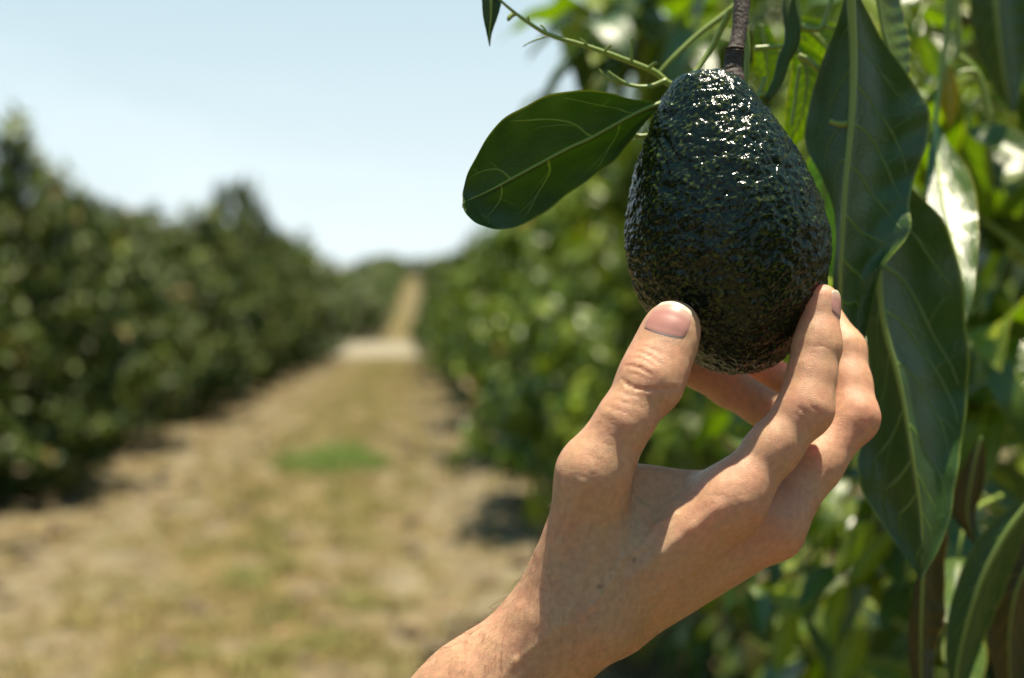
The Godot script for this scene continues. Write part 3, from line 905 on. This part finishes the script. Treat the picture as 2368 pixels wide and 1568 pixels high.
	# leaf tip hanging in at the top
	blade("leaf", places([[1108, -60, 0.452], [1113, 0, 0.452], [1117, 40, 0.452], [1124, 75, 0.452], [1131, 107, 0.452]]), places([[1130, -60, 0.450], [1135, 0, 0.450], [1135, 40, 0.451], [1132, 75, 0.452], [1132, 107, 0.452]]), places([[1170, -60, 0.455], [1160, 0, 0.455], [1150, 40, 0.454], [1137, 78, 0.453], [1133, 107, 0.452]]), M.leaf_dark, tree, 0.12, 0.04, 2.0, 0.0005)
	stalk("leaf_stalk", [pt(1130, -60, 0.450), pt(1126, -110, 0.451), pt(1112, -150, 0.452)], [0.0005, 0.0007, 0.0009], M.green_stalk, tree)
	stalk("flower_stalk", [pt(1120, -40, 0.452), pt(1112, -150, 0.452), pt(1300, -300, 0.46), pt(1722, -268, 0.462)], [0.0005, 0.001, 0.002, 0.0028], M.green_stalk, tree, 24, 8, 0.1)
	# stalks of the long leaves
	stalk("leaf_stalk", [pt(1966, -40, 0.476), pt(1960, -150, 0.478), pt(1900, -290, 0.482)], [0.0015, 0.0017, 0.002], M.green_stalk, tree)
	stalk("leaf_stalk", [pt(2050, 400, 0.506), pt(2062, 250, 0.52), pt(2058, 0, 0.53), pt(2050, -350, 0.53)], [0.0013, 0.0014, 0.0015, 0.002], M.green_stalk, tree)
	stalk("leaf_stalk", [pt(2163, 286, 0.615), pt(2175, 180, 0.625), pt(2200, -20, 0.63), pt(2230, -400, 0.64)], [0.0011, 0.0014, 0.0018, 0.003], M.green_stalk, tree)

# ---------------------------------------------------------------- the avocado
func build_avocado() -> void:
	var centre := pt(1677, 520, 0.440)
	var fruit := thing("avocado", centre, "dark glossy pebbled avocado hanging from a brown stem, gripped by a hand", "avocado")
	fruit.basis = cam_t.basis
	var px := 0.440 / FOCAL
	# row of the photograph -> half width, and middle of the fruit
	var prof := [[165, 0], [167, 26], [172, 46], [182, 67], [196, 85], [218, 101], [241, 116], [300, 149], [360, 179], [415, 201], [465, 216], [525, 228], [580, 229.5], [625, 224], [680, 209], [730, 186], [780, 153], [815, 122], [840, 89], [855, 55], [861, 28], [863, 0]]
	var middle := [[165, 1636], [240, 1642], [300, 1652], [415, 1667], [525, 1677], [625, 1682], [720, 1687], [800, 1697], [863, 1706]]
	var length := [0.0]
	for k in range(1, prof.size()):
		length.append(length[k - 1] + Vector2(prof[k][0] - prof[k - 1][0], prof[k][1] - prof[k - 1][1]).length())
	var row_at := []
	var wide_at := []
	for k in prof.size():
		row_at.append([length[k] / length[-1], prof[k][0]])
		wide_at.append([length[k] / length[-1], prof[k][1]])
	var pebble := FastNoiseLite.new()
	pebble.seed = 14
	pebble.noise_type = FastNoiseLite.TYPE_CELLULAR
	pebble.cellular_return_type = FastNoiseLite.RETURN_DISTANCE
	pebble.frequency = 0.38
	pebble.domain_warp_enabled = true
	pebble.domain_warp_amplitude = 1.2
	pebble.domain_warp_frequency = 0.2
	var grain := FastNoiseLite.new()
	grain.seed = 4
	grain.frequency = 0.55
	grain.fractal_octaves = 3
	var swell := FastNoiseLite.new()
	swell.seed = 6
	swell.frequency = 0.12
	swell.fractal_octaves = 3
	var around := 460
	var along := 420
	var mb := MB.new()
	var lift := PackedFloat32Array()
	for r in along + 1:
		var t := float(r) / along
		var y: float = curve(row_at, t)
		var w: float = maxf(curve(wide_at, t), 0.0)
		var cx: float = curve(middle, y)
		for q in around:
			var a := TAU * q / around
			var flat := 1.0 + 0.012 * sin(a * 2.0 + 0.4) + 0.008 * sin(a * 3.0)
			var p := Vector3((cx - 1677.0 + w * cos(a) * flat) * px, -(y - 520.0) * px, w * sin(a) * 0.98 * px)
			var mm := p * 1000.0
			var cell := pebble.get_noise_3d(mm.x, mm.y * 0.85, mm.z)
			var fine := grain.get_noise_3dv(mm)
			var big := swell.get_noise_3d(mm.x, mm.y * 1.15, mm.z)
			var bump := (0.5 - (cell + 1.0) * (cell + 1.0) * 1.3) * 1.0 + fine * 0.10
			var out := Vector3(cos(a), 0, sin(a))
			var ny := (float(prof[0][0]) if t < 0.001 else y)
			var dirn := (out * w + Vector3(0, (520.0 - ny) * 0.42, 0)).normalized()
			var fade := smoothstep(0.0, 0.03, t)
			mb.v.append(p + dirn * (bump + big * 0.9) * 0.001 * fade)
			lift.append(bump)
			var deep := clampf((0.02 - bump) * 3.4, 0.0, 1.0)
			var fleck := smoothstep(0.12, 0.40, fine + 0.35 * deep)
			var c := Color(0.0050, 0.0095, 0.0042).lerp(Color(0.060, 0.074, 0.013), fleck * (0.25 + 0.6 * clampf(0.5 + big * 1.4 - 0.25 * cos(a), 0.0, 1.0)))
			var under := smoothstep(0.905, 0.965, t + 0.05 * big)       # the stylar end is corky
			c = c.lerp(Color(0.075, 0.062, 0.018), under * clampf(0.2 + fine * 1.4 + deep * 0.5, 0.0, 1.0))
			mb.c.append(c)
			mb.uv.append(Vector2(float(q) / around, t))
	for r in along:
		for q in around:
			var a := r * around + q
			var b := r * around + (q + 1) % around
			mb.quad(a, a + around, b + around, b)
	var m := StandardMaterial3D.new()
	m.vertex_color_use_as_albedo = true
	m.roughness = 0.18
	m.metallic_specular = 0.38
	var pores := FastNoiseLite.new()
	pores.seed = 21
	pores.frequency = 0.05
	pores.fractal_octaves = 3
	m.heightmap_enabled = true
	m.heightmap_texture = noise_tex(pores, 512)
	m.heightmap_scale = 0.008
	m.uv1_triplanar = true
	m.uv1_scale = Vector3(50, 50, 50)
	part("skin", mb.mesh(), m, fruit)
	# the thick end of the stalk, ringed with old scars
	var st := MB.new()
	var inv := fruit.transform.affine_inverse()
	tube(st, [inv * pt(1699, 116, 0.446), inv * pt(1695, 140, 0.4455), inv * pt(1693, 168, 0.445), inv * pt(1690, 200, 0.444)], [0.0027, 0.0031, 0.0031, 0.0032, 0.0037, 0.0046, 0.0044], 30, 20, 0.12, 3)
	part("stem", st.mesh(), M.brown_stem, fruit)
	for k in 5:
		var ring := MB.new()
		var p := inv * pt(1700 - k * 1.3, 112 + k * 8.5, 0.446)
		tube(ring, [p + Vector3(0, 0.0006, 0), p, p - Vector3(0, 0.0006, 0)], [0.0026, 0.0034 + 0.0002 * (k % 2), 0.0027], 6, 18, 0.22, 50 + k)
		part("scar", ring.mesh(), M.brown_stem, fruit)

# ---------------------------------------------------------------- the hand and arm
# Joints are in millimetres in the camera's axes. Bones are tapering capsules in groups; each group is joined smoothly.
var bone_a := PackedVector3Array()
var bone_d := PackedVector3Array()
var bone_r := PackedFloat32Array()
var bone_dr := PackedFloat32Array()
var bone_l := PackedFloat32Array()
var bone_g := PackedInt32Array()
var bone_n := PackedVector3Array()
var bone_f := PackedFloat32Array()
var soft := PackedFloat32Array([11.0, 5.0, 5.0, 5.0, 4.0, 4.0])      # within palm, thumb, index, middle, ring, little
var join := PackedFloat32Array([0.0, 9.0, 8.0, 7.0, 5.0, 5.0])       # with the palm
var near_bones := {}
var groove_a := PackedVector3Array()
var groove_b := PackedVector3Array()
var groove_s := PackedVector2Array()                                # depth, width
var near_grooves := {}
var lumpy := FastNoiseLite.new()

func jt(px: float, py: float, d: float) -> Vector3:
	return Vector3((px - 1183.5) / FOCAL * d, -(py - 784.0) / FOCAL * d, -d)

func bone(g: int, a: Vector3, b: Vector3, ra: float, rb: float, flat_n := Vector3.ZERO, flat := 1.0) -> void:
	bone_a.append(a); bone_d.append(b - a); bone_r.append(ra); bone_dr.append(rb - ra)
	bone_l.append(1.0 / maxf((b - a).length_squared(), 0.0001)); bone_g.append(g)
	bone_n.append(flat_n.normalized() if flat_n != Vector3.ZERO else flat_n); bone_f.append(1.0 / flat - 1.0)

func chain(g: int, joints: Array, radii: Array, flat_n := Vector3.ZERO, flat := 1.0) -> void:
	for k in joints.size() - 1:
		bone(g, joints[k], joints[k + 1], radii[k], radii[k + 1], flat_n, flat)

func one_bone(k: int, p: Vector3) -> float:
	var pa := p - bone_a[k]
	var t := clampf(pa.dot(bone_d[k]) * bone_l[k], 0.0, 1.0)
	var v := pa - bone_d[k] * t
	if bone_f[k] != 0.0:
		v += bone_n[k] * (v.dot(bone_n[k]) * bone_f[k])
	return v.length() - bone_r[k] - bone_dr[k] * t

func bones_at(p: Vector3) -> PackedInt32Array:
	var key := Vector3i((p / 8.0).floor())
	if near_bones.has(key): return near_bones[key]
	var c := (Vector3(key) + Vector3(0.5, 0.5, 0.5)) * 8.0
	var ds := PackedFloat32Array()
	var least := 1000.0
	for k in bone_a.size():
		var d := one_bone(k, c)
		ds.append(d)
		least = minf(least, d)
	var out := PackedInt32Array()
	for k in bone_a.size():
		if ds[k] < least + 27.0: out.append(k)
	near_bones[key] = out
	var gr := PackedInt32Array()
	for k in groove_a.size():
		var ab := groove_b[k] - groove_a[k]
		var t := clampf((c - groove_a[k]).dot(ab) / maxf(ab.length_squared(), 0.001), 0.0, 1.0)
		if (groove_a[k] + ab * t).distance_to(c) < 7.0 + 3.0 * groove_s[k].y: gr.append(k)
	near_grooves[key] = gr
	return out

func sdf(p: Vector3) -> float:
	var list := bones_at(p)
	var g0 := 200.0; var g1 := 200.0; var g2 := 200.0; var g3 := 200.0; var g4 := 200.0; var g5 := 200.0
	for k in list:
		var pa := p - bone_a[k]
		var bd := bone_d[k]
		var t := clampf(pa.dot(bd) * bone_l[k], 0.0, 1.0)
		var v := pa - bd * t
		if bone_f[k] != 0.0:
			v += bone_n[k] * (v.dot(bone_n[k]) * bone_f[k])
		var d := v.length() - bone_r[k] - bone_dr[k] * t
		match bone_g[k]:
			0: g0 = smin(g0, d, 11.0)
			1: g1 = smin(g1, d, 5.0)
			2: g2 = smin(g2, d, 5.0)
			3: g3 = smin(g3, d, 5.0)
			4: g4 = smin(g4, d, 4.0)
			5: g5 = smin(g5, d, 4.0)
	var out := g0
	if g1 < 150.0: out = minf(out, smin(g0, g1, join[1]))
	if g2 < 150.0: out = minf(out, smin(g0, g2, join[2]))
	if g3 < 150.0: out = minf(out, smin(g0, g3, join[3]))
	if g4 < 150.0: out = minf(out, smin(g0, g4, join[4]))
	if g5 < 150.0: out = minf(out, smin(g0, g5, join[5]))
	if absf(out) < 3.0:
		var gr: PackedInt32Array = near_grooves[Vector3i((p / 8.0).floor())]
		for k in gr:
			var ab := groove_b[k] - groove_a[k]
			var t := clampf((p - groove_a[k]).dot(ab) / maxf(ab.length_squared(), 0.001), 0.0, 1.0)
			var q := (groove_a[k] + ab * t).distance_squared_to(p)
			var w := groove_s[k].y
			if q < 6.0 * w * w: out += groove_s[k].x * exp(-q / (w * w))
		out += 0.16 * lumpy.get_noise_3dv(p)
	return out

func smin(a: float, b: float, k: float) -> float:
	var h := maxf(k - absf(a - b), 0.0) / k
	return minf(a, b) - h * h * k * 0.25

func onto(from: Vector3, dir: Vector3) -> Vector3:       # march to the skin
	var p := from
	for k in 60:
		var d := sdf(p)
		if absf(d) < 0.02: break
		p += dir * clampf(d * 0.8, -4.0, 4.0)
	return p

func on_skin(px: float, py: float, d0: float) -> Vector3:
	return onto(jt(px, py, d0), jt(px, py, 1.0).normalized())

func crease(list: Array, d0: float, depth: float, width: float) -> void:
	var last := Vector3.ZERO
	var added := []
	for k in list.size():
		var p := on_skin(list[k][0], list[k][1], d0)
		if k > 0: added.append([last, p])
		last = p
	for a in added:
		groove_a.append(a[0]); groove_b.append(a[1]); groove_s.append(Vector2(depth * 0.9, width * 1.0))

func build_person() -> void:
	lumpy.seed = 12
	lumpy.frequency = 0.11
	lumpy.fractal_octaves = 2
	# thumb
	var tn := Vector3(-0.35, 0.15, 0.92)
	var t0 := jt(1556, 756, 411.5); var t1 := jt(1502, 884, 404); var t2 := jt(1440, 980, 399.5); var t3 := jt(1376, 1090, 399.5); var t4 := jt(1348, 1310, 405)
	bone(1, t0, t1, 8.6, 9.8, tn, 0.84)
	bone(1, t0.lerp(t1, 0.25) , t0.lerp(t1, 0.6), 9.0, 9.4, tn, 0.84)
	bone(1, t1, t2, 9.8, 8.3)
	bone(1, t2, t3, 8.2, 9.7)
	bone(0, t3, t4, 9.8, 12.6)
	# index
	var i0 := jt(1899, 699, 424); var i1 := jt(1889, 800, 419.5); var i2 := jt(1862, 945, 412); var i3 := jt(1694, 1150, 406)
	chain(2, [i0, i1], [6.1, 7.2])
	chain(2, [i1, i1.lerp(i2, 0.5), i2, i2.lerp(i3, 0.45), i3], [7.0, 7.2, 8.3, 7.9, 9.4])
	# middle
	var m0 := jt(1912, 742, 458); var m1 := jt(1950, 812, 450); var m2 := jt(1971, 965, 437); var m3 := jt(1785, 1213, 421)
	chain(3, [m0, m1, m1.lerp(m2, 0.5), m2, m2.lerp(m3, 0.45), m3], [6.4, 7.2, 7.3, 8.3, 7.8, 9.8])
	# ring
	var r0 := jt(1585, 848, 466); var r1 := jt(1684, 893, 474); var r2 := jt(1815, 975, 474); var r3 := jt(1790, 1225, 440)
	chain(4, [r0, r1, r2, r2.lerp(r3, 0.5), r3], [6.2, 7.0, 8.0, 8.0, 9.8])
	# little
	var l0 := jt(1700, 838, 487); var l1 := jt(1772, 862, 492); var l2 := jt(1872, 905, 496); var l3 := jt(1800, 1215, 458)
	chain(5, [l0, l1, l2, l2.lerp(l3, 0.5), l3], [5.3, 6.0, 6.8, 7.0, 8.8])
	# palm
	var w1 := jt(1400, 1385, 409); var w2 := jt(1440, 1410, 420); var w3 := jt(1450, 1415, 434); var w4 := jt(1440, 1415, 447)
	bone(0, i3, w1, 9.4, 11.8)
	bone(0, m3, w2, 9.6, 10.6)
	bone(0, r3, w3, 9.6, 11.0)
	bone(0, l3, w4, 9.0, 11.0)
	bone(0, jt(1462, 1112, 416), jt(1605, 1135, 418), 6.0, 6.5)
	bone(0, jt(1420, 1200, 415), jt(1600, 1230, 416), 8.5, 9.0)
	bone(0, jt(1385, 1260, 411), jt(1500, 1320, 415), 11.0, 11.0)
	# tendon of the index and the long thumb tendon
	bone(0, jt(1650, 1185, 399.5), jt(1440, 1345, 401), 2.6, 2.2)
	bone(0, jt(1335, 1115, 394), jt(1290, 1290, 398), 3.4, 3.0)
	# forearm: two bones side by side
	var f1 := jt(1322, 1418, 405); var f2 := jt(1100, 1625, 405); var f3 := jt(420, 2260, 396)
	var g1 := jt(1360, 1440, 432); var g2 := jt(1120, 1650, 430); var g3 := jt(420, 2290, 424)
	chain(0, [f1, f2, f3], [16.5, 17.6, 27.0])
	chain(0, [g1, g2, g3], [14.5, 16.0, 27.0])
	bone(0, t4, f1, 11.5, 15.5)

	# creases, laid on the skin where they are seen
	crease([[1446, 846], [1462, 846], [1480, 851], [1503, 864]], 380, 0.50, 0.55)
	crease([[1437, 876], [1450, 888], [1472, 898], [1500, 900], [1535, 899], [1565, 897]], 380, 0.50, 0.6)
	crease([[1476, 812], [1500, 822], [1526, 841]], 380, 0.34, 0.5)
	crease([[1466, 826], [1490, 832], [1508, 845]], 380, 0.26, 0.45)
	crease([[1455, 863], [1470, 866], [1492, 876]], 380, 0.22, 0.45)
	crease([[1484, 800], [1505, 806], [1528, 820]], 380, 0.2, 0.45)
	crease([[1428, 905], [1450, 912], [1475, 917]], 380, 0.2, 0.5)
	crease([[1418, 922], [1440, 930], [1462, 935]], 380, 0.16, 0.5)
	crease([[1408, 940], [1428, 948], [1452, 953]], 380, 0.14, 0.5)
	crease([[1850, 946], [1862, 952], [1875, 968], [1888, 984]], 390, 0.30, 0.5)
	crease([[1872, 936], [1884, 946], [1897, 956]], 390, 0.25, 0.5)
	crease([[1838, 958], [1856, 968], [1868, 982]], 390, 0.2, 0.5)
	crease([[1866, 955], [1880, 962], [1893, 970]], 390, 0.2, 0.45)
	crease([[1880, 800], [1900, 800], [1918, 806]], 390, 0.16, 0.5)
	crease([[1980, 985], [1992, 992], [2004, 1003]], 410, 0.26, 0.5)
	crease([[1990, 972], [2004, 980], [2016, 990]], 410, 0.22, 0.5)
	crease([[1478, 1045], [1468, 1085], [1462, 1120], [1440, 1150]], 380, 0.5, 1.4)
	crease([[1780, 1140], [1768, 1165], [1762, 1180]], 380, 0.4, 1.0)
	crease([[1600, 1088], [1578, 1120], [1556, 1150]], 380, 0.22, 0.7)

	# tendons and veins stand out a little; fine folds of the back of the hand
	crease([[1662, 1175], [1600, 1222], [1530, 1278], [1460, 1335]], 380, -0.55, 2.0)
	crease([[1745, 1225], [1670, 1275], [1590, 1325], [1510, 1375]], 380, -0.4, 1.9)
	crease([[1345, 1120], [1318, 1190], [1300, 1260], [1285, 1320]], 370, -0.5, 2.0)
	crease([[1400, 1135], [1392, 1200], [1372, 1275], [1345, 1335]], 370, -0.35, 1.8)
	crease([[1560, 1190], [1520, 1215], [1490, 1262], [1440, 1290], [1415, 1340], [1370, 1400], [1300, 1450]], 380, -0.38, 1.2)
	crease([[1520, 1215], [1500, 1180], [1470, 1160]], 380, -0.3, 1.1)
	crease([[1330, 1400], [1270, 1470], [1190, 1530], [1120, 1610]], 380, -0.35, 1.2)
	var frng := RandomNumberGenerator.new()
	frng.seed = 17
	for k in 26:                                         # short cross folds over the thumb's knuckles and the first joints
		var spot: Vector2 = [Vector2(1400, 1000), Vector2(1350, 1075), Vector2(1455, 930), Vector2(1868, 950), Vector2(1690, 1150), Vector2(1310, 1120)][k % 6] + Vector2(frng.randf_range(-32, 32), frng.randf_range(-32, 32))
		var run := Vector2(frng.randf_range(14, 26), frng.randf_range(4, 16))
		crease([[spot.x - run.x, spot.y - run.y], [spot.x, spot.y + frng.randf_range(-2, 2)], [spot.x + run.x, spot.y + run.y]], 360, 0.09, 0.5)
	near_bones.clear()
	near_grooves.clear()
	# the skin, as surface nets spread from a first cell
	var h := 0.72
	var org := Vector3(-260, -330, -560)
	var val := {}
	var vert := {}
	var mb := MB.new()
	var start := on_skin(1374, 1084, 330)
	var sc := Vector3i(((start - org) / h).floor())
	var K1 := 2048
	var K2 := 2048 * 2048
	var todo := PackedInt64Array([sc.x + sc.y * K1 + sc.z * K2])
	for dx in range(-2, 3):
		for dz in range(-2, 3):
			todo.append(sc.x + dx + sc.y * K1 + (sc.z + dz) * K2)
	var offs := PackedInt64Array([0, 1, K1, 1 + K1, K2, 1 + K2, K1 + K2, 1 + K1 + K2])
	var e0 := PackedInt32Array([0, 2, 4, 6, 0, 1, 4, 5, 0, 1, 2, 3])
	var e1 := PackedInt32Array([1, 3, 5, 7, 2, 3, 6, 7, 4, 5, 6, 7])
	var cv := PackedFloat32Array()
	cv.resize(8)
	var cp := PackedVector3Array([Vector3(0, 0, 0), Vector3(1, 0, 0), Vector3(0, 1, 0), Vector3(1, 1, 0), Vector3(0, 0, 1), Vector3(1, 0, 1), Vector3(0, 1, 1), Vector3(1, 1, 1)])
	var done := 0
	while done < todo.size():
		var key := todo[done]
		done += 1
		if vert.has(key): continue
		var cx := key % K1
		var cy := (key / K1) % K1
		var cz := key / K2
		var inside := 0
		for k in 8:
			var ck := key + offs[k]
			var v = val.get(ck)
			if v == null:
				v = sdf(org + Vector3(cx + (k & 1), cy + ((k >> 1) & 1), cz + (k >> 2)) * h)
				val[ck] = v
			cv[k] = v
			if v < 0.0: inside += 1
		if inside == 0 or inside == 8:
			vert[key] = -1
			continue
		var sum := Vector3.ZERO
		var cnt := 0
		for e in 12:
			var a := cv[e0[e]]
			var b := cv[e1[e]]
			if (a < 0.0) != (b < 0.0):
				sum += cp[e0[e]].lerp(cp[e1[e]], a / (a - b))
				cnt += 1
		var grad := Vector3(cv[1] + cv[3] + cv[5] + cv[7] - cv[0] - cv[2] - cv[4] - cv[6], cv[2] + cv[3] + cv[6] + cv[7] - cv[0] - cv[1] - cv[4] - cv[5], cv[4] + cv[5] + cv[6] + cv[7] - cv[0] - cv[1] - cv[2] - cv[3])
		vert[key] = mb.v.size()
		mb.v.append(org + (Vector3(cx, cy, cz) + sum / cnt) * h)
		mb.n.append(grad.normalized())
		todo.append(key - 1); todo.append(key + 1); todo.append(key - K1); todo.append(key + K1); todo.append(key - K2); todo.append(key + K2)
	for key in vert:
		var v0: int = vert[key]
		if v0 < 0: continue
		var here: float = val[key]
		for ax in 3:
			var step: int = [1, K1, K2][ax]
			var u: int = [K1, K2, 1][ax]
			var w: int = [K2, 1, K1][ax]
			var there: float = val[key + step]
			if (here < 0.0) == (there < 0.0): continue
			var a: int = vert.get(key - u, -1)
			var b: int = vert.get(key - u - w, -1)
			var c: int = vert.get(key - w, -1)
			if a < 0 or b < 0 or c < 0: continue
			if here < 0.0: mb.quad(v0, c, b, a)
			else: mb.quad(v0, a, b, c)
	# colour of the skin, as light as elsewhere but redder over knuckles and fingertips, blotched; two small moles as in the photograph
	var ruddy := [[t1, 13.0, 0.4], [i2, 13.0, 0.55], [m2, 13.0, 0.6], [i3, 17.0, 0.5], [m3, 17.0, 0.75], [t0, 10.0, 0.35], [i0, 11.0, 0.55]]
	var moles := [[on_skin(1465, 1295, 360), 0.75], [on_skin(1387, 1356, 360), 0.9]]
	var blot := FastNoiseLite.new()
	blot.seed = 44
	blot.frequency = 0.09
	blot.fractal_octaves = 4
	for k in mb.v.size():
		var p := mb.v[k]
		var c := Color(0.50, 0.28, 0.16)
		var red := 0.16 + 0.5 * blot.get_noise_3dv(p)
		for r in ruddy:
			red += r[2] * exp(-p.distance_squared_to(r[0]) / (r[1] * r[1]))
		c = c.lerp(Color(0.53, 0.235, 0.150), clampf(red, 0.0, 0.9))
		var b := blot.get_noise_3dv(p * 4.0 + Vector3(50, 0, 0))
		c = c * (1.0 + 0.22 * b)
		for m in moles:
			c = c.lerp(Color(0.22, 0.095, 0.06), 0.7 * smoothstep(1.25, 0.6, p.distance_to(m[0]) / m[1]))
		mb.c.append(c)
	var skin := StandardMaterial3D.new()
	skin.vertex_color_use_as_albedo = true
	skin.roughness = 0.47
	skin.metallic_specular = 0.42
	skin.subsurf_scatter_enabled = true
	skin.subsurf_scatter_strength = 0.34
	var cells := FastNoiseLite.new()
	cells.seed = 70
	cells.noise_type = FastNoiseLite.TYPE_CELLULAR
	cells.cellular_return_type = FastNoiseLite.RETURN_DISTANCE2_SUB
	cells.frequency = 0.085
	cells.domain_warp_enabled = true
	cells.domain_warp_amplitude = 12.0
	cells.domain_warp_frequency = 0.02
	skin.heightmap_enabled = true
	skin.heightmap_texture = noise_tex(cells, 512)
	skin.heightmap_scale = 0.022
	skin.uv1_triplanar = true
	skin.uv1_scale = Vector3(52, 52, 52)

	var at := jt(1400, 1300, 400) * 0.001
	var person := thing("person", cam_t * at, "right hand and bare hairy forearm gripping the dark avocado from below", "person")
	person.basis = cam_t.basis
	for k in mb.v.size(): mb.v[k] = mb.v[k] * 0.001 - at
	part("arm", mb.mesh(), skin, person)
	print("skin ", mb.v.size(), " points")

	# nails
	var nailm := plain(Color.WHITE, 0.36, 0.4)
	nailm.vertex_color_use_as_albedo = true
	nailm.subsurf_scatter_enabled = true
	nailm.subsurf_scatter_strength = 0.1
	nail("thumbnail", t0.lerp(t1, 0.07), (t0 - t1).normalized(), tn, 0.92, 7.0, nailm, person, at)
	nail("fingernail", i0.lerp(i1, 0.08), (i0 - i1).normalized(), Vector3(0.86, 0.2, 0.46), 0.75, 5.0, nailm, person, at)

	# fine hair on wrist and forearm
	var rng := RandomNumberGenerator.new()
	rng.seed = 909
	var hair := MB.new()
	var along := (f2 - f1).normalized()
	var count := 0
	var tries := 0
	while count < 3000 and tries < 120000:
		tries += 1
		var k := rng.randi() % mb.v.size()
		var p := (mb.v[k] + at) * 1000.0
		var s := (p - f1).dot(along)
		if s < -34.0 or s > 95.0: continue
		var nl := mb.n[k]
		var dense := clampf((s + 34.0) / 40.0, 0.04, 1.0) * (0.35 + 0.65 * smoothstep(-0.2, 0.7, nl.dot(Vector3(-0.45, 0.6, 0.5))))
		if rng.randf() > dense: continue
		count += 1
		var lie := (-along * 0.25 + Vector3(-0.1, -0.75, 0.25) + Vector3(rng.randf_range(-0.6, 0.6), rng.randf_range(-0.6, 0.6), rng.randf_range(-0.6, 0.6)))
		lie = (lie - nl * lie.dot(nl)).normalized()
		var long := rng.randf_range(3.0, 8.5) * clampf(0.45 + (s + 34.0) / 80.0, 0.4, 1.0)
		var rise := rng.randf_range(0.35, 0.9)
		var side := lie.cross(nl).normalized()
		var ring0 := -1
		for q in 4:
			var f := q / 3.0
			var c := p + lie * long * f + nl * long * rise * (f - 0.45 * f * f) + side * rng.randf_range(-0.25, 0.25) * f
			var r := 0.038 * (1.0 - 0.75 * f)
			var first := hair.v.size()
			for e in 3:
				var a := TAU * e / 3.0
				var o := side * cos(a) + nl * sin(a)
				hair.v.append((c + o * r) * 0.001 - at)
				hair.n.append(o)
			if ring0 >= 0:
				for e in 3:
					hair.quad(ring0 + e, ring0 + (e + 1) % 3, first + (e + 1) % 3, first + e)
			ring0 = first
	var hairm := plain(lin(0.17, 0.10, 0.055), 0.4)
	var ho := part("arm_hair", hair.mesh(), hairm, person)
	ho.set_meta("kind", "stuff")

func nail(n: String, mid: Vector3, up: Vector3, out: Vector3, half_angle: float, half_l: float, mat: Material, parent: Node3D, at: Vector3) -> void:
	# mid lies on the axis of the finger under the middle of the nail
	var o := (out - up * out.dot(up)).normalized()
	var side := up.cross(o).normalized()
	var mb := MB.new()
	var n1 := 20
	for r in n1 + 1:
		var t := -1.0 + 2.0 * r / n1
		for q in n1 + 1:
			var s := -1.0 + 2.0 * q / n1
			var a := s * half_angle * (1.0 - 0.10 * t * t)
			var drop := 0.30 if t < 0.0 else 0.22
			var dir := o * cos(a) + side * sin(a)
			var hit := onto(mid + up * (t * half_l * (1.0 - drop * s * s)), -dir)
			var edge := minf(1.0 - absf(s), 1.0 + t)
			var lift := lerpf(-0.25, 0.26, smoothstep(0.0, 0.16, edge)) + 0.35 * smoothstep(0.6, 1.0, t)
			mb.v.append((hit + dir * lift) * 0.001 - at)
			var col := Color(0.40, 0.185, 0.155).lerp(Color(0.50, 0.30, 0.23), smoothstep(0.2, 0.75, t + 0.15 * s * s))
			col = col.lerp(Color(0.62, 0.52, 0.40), smoothstep(0.74, 0.88, t + 0.12 * s * s))
			col = col.lerp(Color(0.66, 0.56, 0.50), smoothstep(-0.84, -0.94, t - 0.05 * s))
			mb.c.append(col)
	for r in n1:
		for q in n1:
			var a := r * (n1 + 1) + q
			mb.quad(a, a + n1 + 1, a + n1 + 2, a + 1)
	mb.smooth()
	if mb.n[mb.n.size() / 2].dot(o) < 0.0:
		for k in range(0, mb.i.size(), 3):
			var x := mb.i[k + 1]
			mb.i[k + 1] = mb.i[k + 2]
			mb.i[k + 2] = x
		mb.smooth()
	part(n, mb.mesh(), mat, parent)
